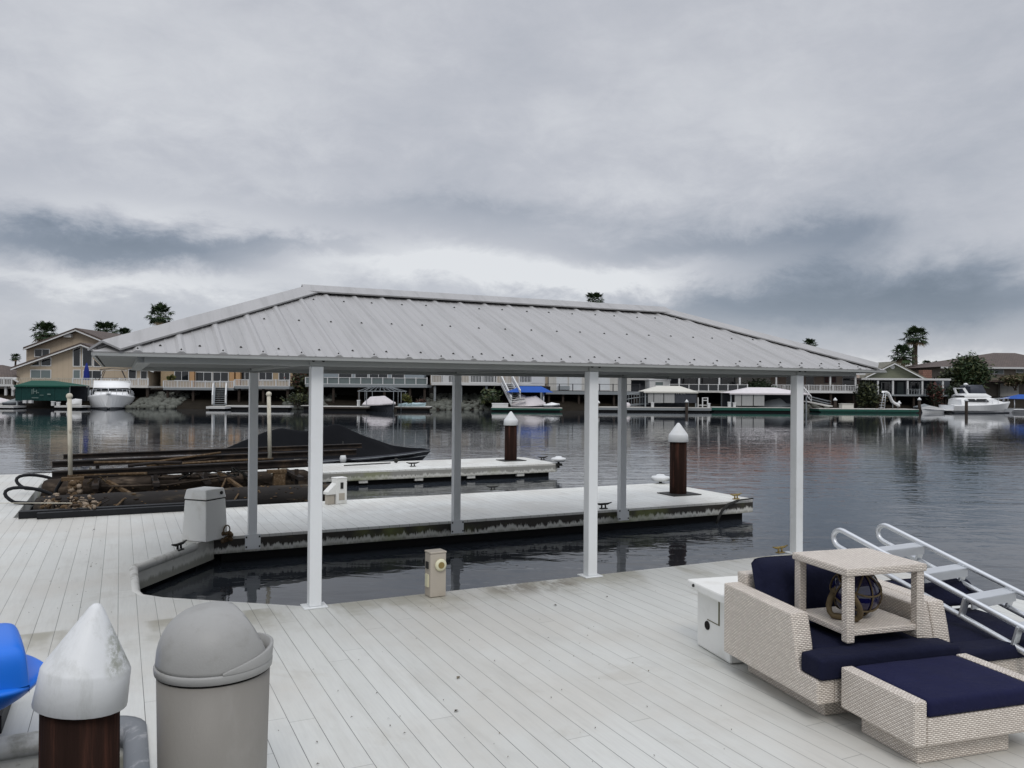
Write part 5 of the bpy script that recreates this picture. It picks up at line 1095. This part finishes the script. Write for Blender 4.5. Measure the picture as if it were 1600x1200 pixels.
# ---- boat shelters
def shelter(label, a, b, eave, ridge, ra, rb, curtains, bt, v0, v1, rm, cm, legs_y, name='boat_shelter'):
    T_ = farthing(name, label, 'boat shelter', a, b, v0, .0); zE, zR = PZ(eave, (a+b)/2, v0), PZ(ridge, (a+b)/2, v0+1.5); ua, ub = PU(a, v0), PU(b, v0); vm0, vm1 = lerp(v0, v1, .4), lerp(v0, v1, .6)
    r = [(PU(ra, vm0), vm0, zR), (PU(rb, vm0), vm0, zR), (PU(rb, vm0), vm1, zR), (PU(ra, vm0), vm1, zR)]
    m = MB(); m.add([(ua, v0, zE), (ub, v0, zE), (ub, v1, zE), (ua, v1, zE)] + r, [(0, 1, 5, 4), (1, 2, 6, 5), (2, 3, 7, 6), (3, 0, 4, 7), (4, 5, 6, 7), (3, 2, 1, 0)]); m.box(ua, ub, v0-.04, v0-.002, zE-.14, zE); m.build('roof', rm, T_)
    for c0_, c1_, cmat in curtains:
        m = MB(); n = 14; u0, u1 = PU(c0_, v0), PU(c1_, v0); z1, z0 = zE-.15, PZ(bt, (c0_+c1_)/2, v0); m.loft([[(lerp(u0, u1, k/n), v0+.10+.03*math.sin(k*2.3), z) for k in range(n+1)] for z in (z0, z1)]); m.loft([[(lerp(u0, u1, k/n), v0+.12+.03*math.sin(k*2.3), z) for k in range(n+1)] for z in (z1, z0)]); m.build('curtain', cmat, T_)
    for x in (a+3, b-3):
        for vv in (v0+.2, v1-.2): m = MB(); u = PU(x, v0); m.box(u-.06, u+.06, vv-.06, vv+.06, -.3, zE-.002); m.build('post', M_FGREY, T_)
    m = MB(); m.box(ua+.3, ub-.3, v1-.4, v1-.3, -.1, zE-.01); m.build('back_curtain', M_DKC, T_)
    return T_
s_ = shelter('green canvas boat shelter with dark green curtains in front of the beige house', 22, 109.5, 602.5, 594.5, 50, 78, [(23, 32.5, M_GREENK), (33, 48.5, M_GREENK), (48.7, 84, M_GREENK), (84.5, 107, M_GREENK)], 626, 75.2, 79, M_GREENC, M_GREENK, 634)
m = MB(); pale = mat('faded_print', (.16, .22, .20), .8)
for q in ((49.5, 50.5, 608, 616), (52, 53, 607, 615), (53, 56, 611, 612), (56.5, 57.5, 609, 615), (58, 61, 613, 614), (49.5, 60, 621, 622), (62, 68, 617, 617.8), (74, 79, 615, 617)): fbx(m, *q, 75.155, 75.165)
m.build('faded_print', pale, s_)
s2 = shelter('cream roofed boat shelter with grey curtains and dark lettered side', 1006, 1091, 612, 603, 1028, 1062, [(1013, 1021.5, M_COVG), (1022.5, 1037, M_COVG), (1038.2, 1054.5, M_COVG), (1055, 1089, M_DKC)], 629.5, 79.6, 83.5, M_COVC, M_COVG, 636)
m = MB()
for k, x in enumerate((1057, 1059.5, 1063.5, 1065.5, 1067.5, 1069.5)): fbx(m, x, x+.5, 613.2, 616, 79.655, 79.665); fbx(m, x+.5, x+1.5, 613.2+(k % 3), 613.8+(k % 3), 79.656, 79.664)
m.build('lettering', M_DWHITE, s2)
s3 = shelter('white roofed boat shelter with three grey curtain panels and an open side', 1140, 1264, 614.5, 605.5, 1172, 1210, [(1148.5, 1159, M_COVG), (1160, 1177, M_COVG), (1178.3, 1195, M_COVG)], 634, 81, 85, M_COVW, M_COVG, 638)
# green shelter's bits below
for px, w, lab in ((38, 5, 'white fender box left under the green shelter'), (47, 5, 'white fender box right of the first under the green shelter')):
    t = farthing('fender_box', lab, 'fender', px-w/2, px+w/2, 74.6, 0, 'white boxes under the green shelter'); fbx(MB(), px-w/2, px+w/2, 625.5, 630, 74.6, 74.9).build('body', M_DWHITE, t)
# ---- hulls
def hull(m, L_, B, fb, rise, zk=-.55, n=16, chine=.25, y0=0, x0=0, fl=.78, ex=2.3, bowc=.45, lift=.5, kst=.72):
    secs = []
    for i in range(n+1):
        t = i/n; b = B/2*(1-max(0, (t-.42)/.58)**ex); b = max(b, .015); bc = b*lerp(fl+.1, bowc, max(0, (t-.4)/.6)); zs = fb+rise*t*t; zc = WATER+chine+lift*fb*max(0, (t-.55)/.45)**2; z_k = WATER+zk+(fb+rise-WATER-zk)*.92*max(0, (t-kst)/(1-kst))**2.2; x = x0+L_*t*(1 if t < .72 else 1)
        zc = min(max(zc, z_k+.02), zs-.05)
        secs.append([(x, y0-b, zs), (x, y0-b*1.02, zs-.08), (x, y0-bc, zc), (x, y0, z_k), (x, y0+bc, zc), (x, y0+b*1.02, zs-.08), (x, y0+b, zs)])
    m.loft(secs, smooth=False); m.quad(*secs[0][::-1]); return secs
def decking(m, secs, dz=.03):
    m.loft([[s_[0], (s_[0][0], (s_[0][1]+s_[6][1])/2, s_[0][2]+dz), s_[6]] for s_ in secs])
def bframe(name, px, v, ang):      # boat frame: x forward; ang measured in the camera-bank frame
    u = PU(px, v); c, s_ = math.cos(-YAW), math.sin(-YAW); FR[name] = (c*u-s_*v, s_*u+c*v, ang-YAW)
# flybridge cruiser, bow on
bframe('cr1', 180, 84, math.radians(-67.0)); k = thing('flybridge_cruiser', 'white flybridge cruiser seen bow on in front of the beige house', 'motor cruiser', (0, 0, WATER), 'cr1')
m = MB(); sc = hull(m, 10.2, 4.05, .72, .36, n=30, chine=.10, fl=.86, ex=3.4, bowc=.62, lift=.22, kst=.90); m.build('hull', M_GELW, k); m = MB(); decking(m, sc, .06); m.build('foredeck', M_GELW, k)
m = MB(); m.loft([[(x, -b, z0), (x, -b*.93, z1), (x, b*.93, z1), (x, b, z0)] for x, b, z0, z1 in ((.6, 1.75, .8, 1.55), (5.6, 1.7, .8, 1.55), (6.6, 1.45, .85, 1.1), (7.4, 1.0, .9, .97))]); m.build('cabin', M_GELW, k)
m = MB(); m.loft([[(x, -b, z0), (x, -b*.95, z1), (x, b*.95, z1), (x, b, z0)] for x, b, z0, z1 in ((5.75, 1.66, 1.12, 1.56), (6.25, 1.50, 1.06, 1.40))]); m.quad((6.26, -1.45, 1.04), (6.26, 1.45, 1.04), (5.72, 1.6, 1.60), (5.72, -1.6, 1.60)); m.build('windscreen', M_GLASS, k)
m = MB(); m.loft([[(x, -b, 1.58), (x, -b*.97, z1), (x, b*.97, z1), (x, b, 1.58)] for x, b, z1 in ((1.2, 1.7, 2.15), (4.9, 1.68, 2.38), (5.6, 1.62, 2.0), (5.95, 1.5, 1.62))]); m.quad((1.2, -1.7, 1.57), (5.95, -1.5, 1.57), (5.95, 1.5, 1.57), (1.2, 1.7, 1.57)); m.build('flybridge', M_GELW, k)
m = MB(); m.box(5.75, 6.0, -1.52, 1.52, 1.58, 1.66); m.build('bridge_band', M_BLACKR, k)
m = MB(); m.loft([[(x, -1.15, z), (x, 0, z+.14), (x, 1.15, z), (x, 1.15, z-.12), (x, 0, z-.04), (x, -1.15, z-.12)] for x, z in ((1.8, 3.46), (4.3, 3.50))], closed=True); m.build('hardtop', M_GELW, k)
m = MB()
for y in (-1.25, 1.25): m.tube([(4.6, y, 2.35), (3.9, y*.62, 3.40)], .03, 6); m.tube([(2.0, y, 2.15), (2.4, y*.62, 3.40)], .03, 6); m.tube([(4.9, y*1.2, 2.62), (1.4, y*1.3, 2.5)], .022, 5); m.tube([(4.9, y*1.2, 2.36), (4.9, y*1.2, 2.62)], .02, 5)
m.tube([(4.9, -1.5, 2.62), (4.9, 1.5, 2.62)], .025, 5); m.build('frame', M_BLACKR, k)
m = MB(); q = sc
for side in (0, 6):
    pts = [(s_[side][0]+.0, s_[side][1]*.93, s_[side][2]+.55) for s_ in sc[8:]]; m.tube(pts, .022, 5)
    for s_ in sc[8::2]: m.tube([(s_[side][0], s_[side][1]*.95, s_[side][2]), (s_[side][0], s_[side][1]*.93, s_[side][2]+.55)], .018, 5)
m.build('bow_rail', M_ALU, k); m = MB(); m.box(9.0, 10.3, -.22, .22, 1.14, 1.22); m.ball((8.6, 0, 1.18), .16, 8, 6); m.build('pulpit', M_GELW, k)
m = MB(); hull(m, 10.23, 4.10, WATER+.16, .0, n=16); m.build('boot_stripe', M_DKC, k)
# cruiser at the right, side on
bframe('cr2', 1479, 84.5, math.radians(4)); k = thing('sport_cruiser', 'white sport cruiser with dark canvas enclosure lying side on near the right edge', 'motor cruiser', (0, 0, WATER), 'cr2')
m = MB(); sc = hull(m, 6.95, 2.7, .50, .36, n=18); m.build('hull', M_GELW, k); m = MB(); decking(m, sc, .05); m.build('foredeck', M_GELW, k)
m = MB(); m.loft([[(x, -b, z0), (x, -b*.9, z1), (x, b*.9, z1), (x, b, z0)] for x, b, z0, z1 in ((.9, 1.2, .5, 1.10), (1.4, 1.2, .5, 1.32), (4.0, 1.15, .55, 1.32), (5.2, .9, .6, .98), (6.1, .45, .7, .80))]); m.quad((.9, -1.2, .5), (.9, -1.08, 1.1), (.9, 1.08, 1.1), (.9, 1.2, .5)); m.build('cabin', M_GELW, k)
for x0_, x1_ in ((1.35, 2.25), (2.45, 3.55)):
    m = MB(); m.prism([(x0_, .88), (x1_+.3, .88), (x1_, 1.16), (x0_+.1, 1.16)], -1.21, -1.10, 'y'); m.build('cabin_window', M_GLASS, k)
m = MB(); m.loft([[(x, -b, 1.33), (x, -b, z1), (x, b, z1), (x, b, 1.33)] for x, b, z1 in ((1.25, 1.1, 1.5), (1.8, 1.1, 1.72), (3.6, 1.05, 1.72), (4.3, .9, 1.42))]); m.build('flybridge', M_GELW, k)
m = MB(); m.loft([[(x, -.95, 1.72), (x, -.9, z), (x, .9, z), (x, .95, 1.72)] for x, z in ((2.0, 2.45), (2.4, 2.60), (3.3, 2.62), (3.7, 1.9))]); m.quad((2.0, -.95, 1.72), (2.0, -.9, 2.45), (2.0, .9, 2.45), (2.0, .95, 1.72)); m.build('enclosure', mat('smoked_vinyl', (.035, .04, .055), .25, var=.4), k)
m = MB()
for y in (-1.0, 1.0): m.bar((1.9, y, 1.3), (1.35, y*.8, 2.25), .24, .08, (0, 1, 0))
m.bar((1.35, -.85, 2.25), (1.35, .85, 2.25), .2, .08); m.build('radar_arch', M_GELW, k); m = MB(); m.lathe([(.2, 2.60), (.24, 2.68), (.1, 2.8)], (2.1, 0, 0), 12); m.tube([(2.1, 0, 2.3), (2.1, 0, 2.62)], .04, 6); m.build('radar', M_GELW, k)
m = MB()
for side in (0, 6): m.tube([(s_[side][0], s_[side][1]*.93, s_[side][2]+.45) for s_ in sc[9:]], .02, 5); [m.tube([(s_[side][0], s_[side][1]*.95, s_[side][2]), (s_[side][0], s_[side][1]*.93, s_[side][2]+.45)], .016, 5) for s_ in sc[9::2]]
m.build('bow_rail', M_ALU, k); m = MB(); m.box(-.9, .0, -1.2, 1.2, WATER+.25, WATER+.36); m.build('swim_platform', M_GELW, k); m = MB(); hull(m, 6.97, 2.74, WATER+.12, 0, n=14); m.build('boot_stripe', M_DKC, k)
# black covered boat behind the far finger dock (world frame)
k = thing('covered_motorboat', 'motorboat under a black tent shaped cover moored behind the far finger dock', 'motorboat', (4.5, 21.3, WATER))
m = MB(); sc = hull(m, 6.45, 2.3, .02, .13, n=20, y0=21.3, x0=1.35); m.build('hull', mat('dark_hull', (.055, .058, .07), .3, var=.2), k)
m = MB(); [m.tube([(s_[0][0], s_[0][1]-.012, s_[0][2]-dz) for s_ in sc], .013, 6) for dz in (.05, .16)]; m.build('white_stripe', M_FGREY, k)
prof = [(300, 716), (345, 703), (380, 687), (415, 672), (440, 667), (470, 671), (492, 670), (510, 664), (526, 658.5), (545, 668), (570, 680), (610, 694), (640, 699), (664, 702)]
ridge = [(atY(x, y, 21.3).x, atY(x, y, 21.3).z) for x, y in prof]; secs = []; N = 46
for i in range(N+1):
    x = lerp(ridge[0][0], 7.78, i/N); zr_ = interp(ridge, x); t = (x-1.35)/6.45; b = max(.04, 1.2*(1-max(0, (t-.42)/.58)**2.3)+.04); zg = .02+.13*t*t-.10+.05*math.sin(x*5.2); row = []
    for j in range(-10, 11):
        s_ = j/10; q = 1-abs(s_); z = zg+(zr_-zg)*(q**(1.0+.5*abs(math.sin(x*1.7))))+.03*math.sin(x*5.3+s_*4)*math.sin(q*3.1)-.07*math.sin(x*4.7+1)*(q*(1-q)*2)
        row.append((x, 21.3+b*s_, z))
    secs.append(row)
m = MB(); m.loft(secs); o = m.build('cover', M_COVER, k); md = o.modifiers.new('sub', 'SUBSURF'); md.levels = md.render_levels = 1
p = atY(536, 716, 20.0); t = thing('fender', 'white boat fender hanging by the black covered boat', 'fender', (p.x, 20.0, 0)); m = MB(); m.lathe([(.02, p.z-.13), (.075, p.z-.10), (.085, p.z), (.06, p.z+.08), (.02, p.z+.11)], (p.x, 20.0, 0), 14); m.build('body', M_CAP, t); MB().tube([(p.x, 20.0, p.z+.1), (p.x+.02, 20.1, p.z+.42)], .012, 5).build('rope', M_CLEAT, t)
# small covered boats
def covered(label, px, v, ang, L_, B, h_, mt, hm, prof, name='covered_boat', zb=0.0, fb=.12):
    fr = 'cb%d' % len(FR); bframe(fr, px, v, math.radians(ang)); k = thing(name, label, 'boat', (0, 0, WATER), fr); m = MB(); sc = hull(m, L_, B, fb, .12, n=14); [m.v.__setitem__(i, Vector((p.x-L_/2, p.y, p.z+zb))) for i, p in enumerate(m.v)]; m.build('hull', hm, k)
    secs = []
    for i in range(21):
        t = i/20; b = max(.03, B/2*(1-max(0, (t-.42)/.58)**2.3)*1.04); z0 = fb+zb+.12*t*t-.08; zr_ = z0+h_*interp(prof, t); secs.append([(L_*t-L_/2, b*s_, z0+(zr_-z0)*(1-abs(s_)**2.2)) for s_ in [j/8 for j in range(-8, 9)]])
    m = MB(); m.loft(secs); m.quad(*secs[0]); m.build('cover', mt, k); return k
covered('boat under a pale grey cover on the frame lift by the grey house', 596, 75.5, -20, 3.0, 1.9, .85, M_COVW, M_DKC, [(0, .5), (.15, .95), (.6, 1.0), (.85, .45), (1, .2)], zb=.18)
covered('boat under a pale mottled cover below the blue canopy', 828, 79.6, -15, 3.2, 2.0, 1.25, M_COVW, M_DKC, [(0, .5), (.2, 1.0), (.4, .75), (.7, .8), (1, .2)], zb=.10)
covered('dark hulled boat inside the open side of the white boat shelter', 1213, 83, -12, 3.9, 2.0, .9, M_FGREY, M_DKC, [(0, .3), (.3, .8), (.6, 1.0), (.75, .4), (1, .2)], zb=.12)
covered('grey covered boat at the left end of the white dock', 4, 76, 5, 1.8, 1.1, .5, M_COVW, M_DWHITE, [(0, .4), (.4, 1), (1, .3)], zb=.1); covered('dark covered jet ski on the far left dock', 24.5, 76, 5, 1.9, 1.0, .45, M_FGREY, M_DKC, [(0, .3), (.5, 1), (1, .2)], zb=.1); covered('white bagged bundle shaped boat cover right of the green shelter', 118, 75.2, 0, 1.2, .9, .5, M_DWHITE, M_DWHITE, [(0, .8), (.5, 1), (1, .7)], zb=.08)
covered('white personal watercraft beside the green floated dock', 1456, 84, 180, 2.2, 1.0, .38, M_COVG, M_GELW, [(0, .4), (.35, .8), (.6, 1), (1, .2)], 'jet_ski', .0, .08); covered('pale jet ski on the float left of the right cruiser', 1444, 86, 175, 2.2, 1.0, .5, M_FGREY, M_DKC, [(0, .4), (.5, 1), (1, .2)], 'jet_ski', .05, .08)
covered('low skiff with white top at the right of the blue canopied dock', 862, 79, 0, 1.6, 1.2, .35, M_GELW, M_DKC, [(0, .4), (.5, 1), (1, .3)], zb=.15)
for px, lab in ((635, 'left pale kayak of three on the dark edged dock'), (645, 'middle pale kayak of three on the dark edged dock'), (654, 'right pale kayak of three on the dark edged dock')): covered(lab, px, 76.8, 25, 1.5, .5, .16, M_KAY, M_KAY, [(0, .3), (.5, 1), (1, .3)], 'kayak', .36, .0)['group'] = 'pale kayaks on the dock'
# bare frame of a boat lift canopy
t = farthing('canopy_frame', 'bare metal canopy frame over the pale covered boat', 'canopy frame', 558, 630, 75, .0); m = MB(); a, b = PU(559, 74.6), PU(629, 74.6); zE = PZ(611.5, 594, 74.6); zR = PZ(604, 594, 76); ra, rb = PU(580, 76), PU(608, 76)
for vv in (74.6, 77.6):
    m.tube([(a, vv, zE), (b, vv, zE)], .035, 5)
    for k in range(9): x = lerp(a, b, k/8); m.tube([(x, vv, zE), (lerp(ra, rb, k/8), 76.1, zR)], .025, 4)
    for x in (lerp(a, b, .03), lerp(a, b, .97), lerp(a, b, .2), lerp(a, b, .8)): m.tube([(x, vv, -.3), (x, vv, zE)], .03, 5)
m.tube([(ra, 76.1, zR), (rb, 76.1, zR)], .035, 5)
for x in (a, b): m.tube([(x, 74.6, zE), (x, 77.6, zE)], .035, 5)
m.build('frame', M_FGREY, t)
# blue canopies
def bluecan(label, a, b, eave, ridge, v, legs):
    T_ = farthing('boat_shelter', label, 'boat shelter', a, b, v, .0); m = MB(); ua, ub = PU(a, v), PU(b, v); zE, zR = PZ(eave, (a+b)/2, v), PZ(ridge, (a+b)/2, v+1.3); m.add([(ua, v, zE), (ub, v, zE), (ub, v+2.8, zE), (ua, v+2.8, zE), (lerp(ua, ub, .3), v+1.2, zR), (lerp(ua, ub, .75), v+1.2, zR), (lerp(ua, ub, .75), v+1.6, zR), (lerp(ua, ub, .3), v+1.6, zR)], [(0, 1, 5, 4), (1, 2, 6, 5), (2, 3, 7, 6), (3, 0, 4, 7), (4, 5, 6, 7), (3, 2, 1, 0)]); m.build('roof', M_BLUEC, T_)
    for x in legs: m = MB(); u = PU(x, v); m.tube([(u, v+.4, -.3), (u, v+.4, zE)], .045, 6); m.tube([(u, v+2.4, -.3), (u, v+2.4, zE)], .045, 6); m.build('post', M_ALU, T_)
bluecan('bright blue canvas boat shelter beside the steep white stair', 791, 865, 613, 603.5, 78.8, (799, 850)); bluecan('blue canvas boat shelter cut by the right photo edge', 1587, 1650, 623.5, 616.5, 85.5, (1589, 1640))
t = farthing('pale_skiff', 'pale open skiff under the blue shelter at the right edge', 'boat', 1578, 1640, 85, WATER); bframe('sk', 1575, 86.5, 0.05); FR['sk'] = FR['sk']; bpy.data.objects.remove(t); k = thing('open_skiff', 'pale open skiff under the blue shelter at the right edge', 'boat', (0, 0, WATER), 'sk'); m = MB(); sc = hull(m, 4.2, 1.8, .1, .2, n=12); m.build('hull', M_GELW, k); m = MB(); decking(m, sc, -.1); m.build('floor', M_FGREY, k)
# white slide
t = farthing('water_slide', 'white curved water slide with a ladder on the green floated dock', 'slide', 1376, 1406, 83.3, .05); pts = [(1380, 613.4), (1384, 613.2), (1388, 615.5), (1391, 621), (1394, 627.5), (1397, 630.5), (1401, 632), (1404.5, 634.5)]; secs = []
for i, (x, y) in enumerate(pts):
    u, z = cv(x, y, 83.4); secs.append([(u, 83.2, z+.16), (u, 83.22, z), (u, 83.7, z), (u, 83.72, z+.16), (u, 83.75, z+.16), (u, 83.75, z-.05), (u, 83.17, z-.05), (u, 83.17, z+.16)])
m = MB(); m.loft(secs, closed=True); m.quad(*secs[0]); m.quad(*secs[-1][::-1]); m.build('chute', M_GELW, t); m = MB()
for vv in (83.2, 83.7):
    p = cv(1381, 614, vv); q = cv(1376, 639, vv); m.tube([(p[0], vv, p[1]), (q[0], vv, q[1])], .035, 5); p = cv(1384, 614, vv); q = cv(1382, 639, vv); m.tube([(p[0], vv, p[1]), (q[0], vv, q[1])], .03, 5)
for kk in range(6): p = cv(lerp(1381, 1376.5, kk/5.), lerp(617, 637, kk/5), 83.2); m.tube([(p[0], 83.2, p[1]), (p[0], 83.7, p[1])], .03, 5); q = cv(lerp(1384, 1382, kk/5.), lerp(617, 637, kk/5), 83.2); m.tube([(p[0], 83.2, p[1]), (q[0], 83.2, q[1])], .025, 5)
m.build('ladder', M_ALU, t); m = MB()
for x, y in ((1395, 629), (1403, 634)): p = cv(x, y, 83.45); m.tube([(p[0], 83.45, p[1]), (p[0], 83.45, .02)], .04, 6)
m.build('support', M_FGREY, t)
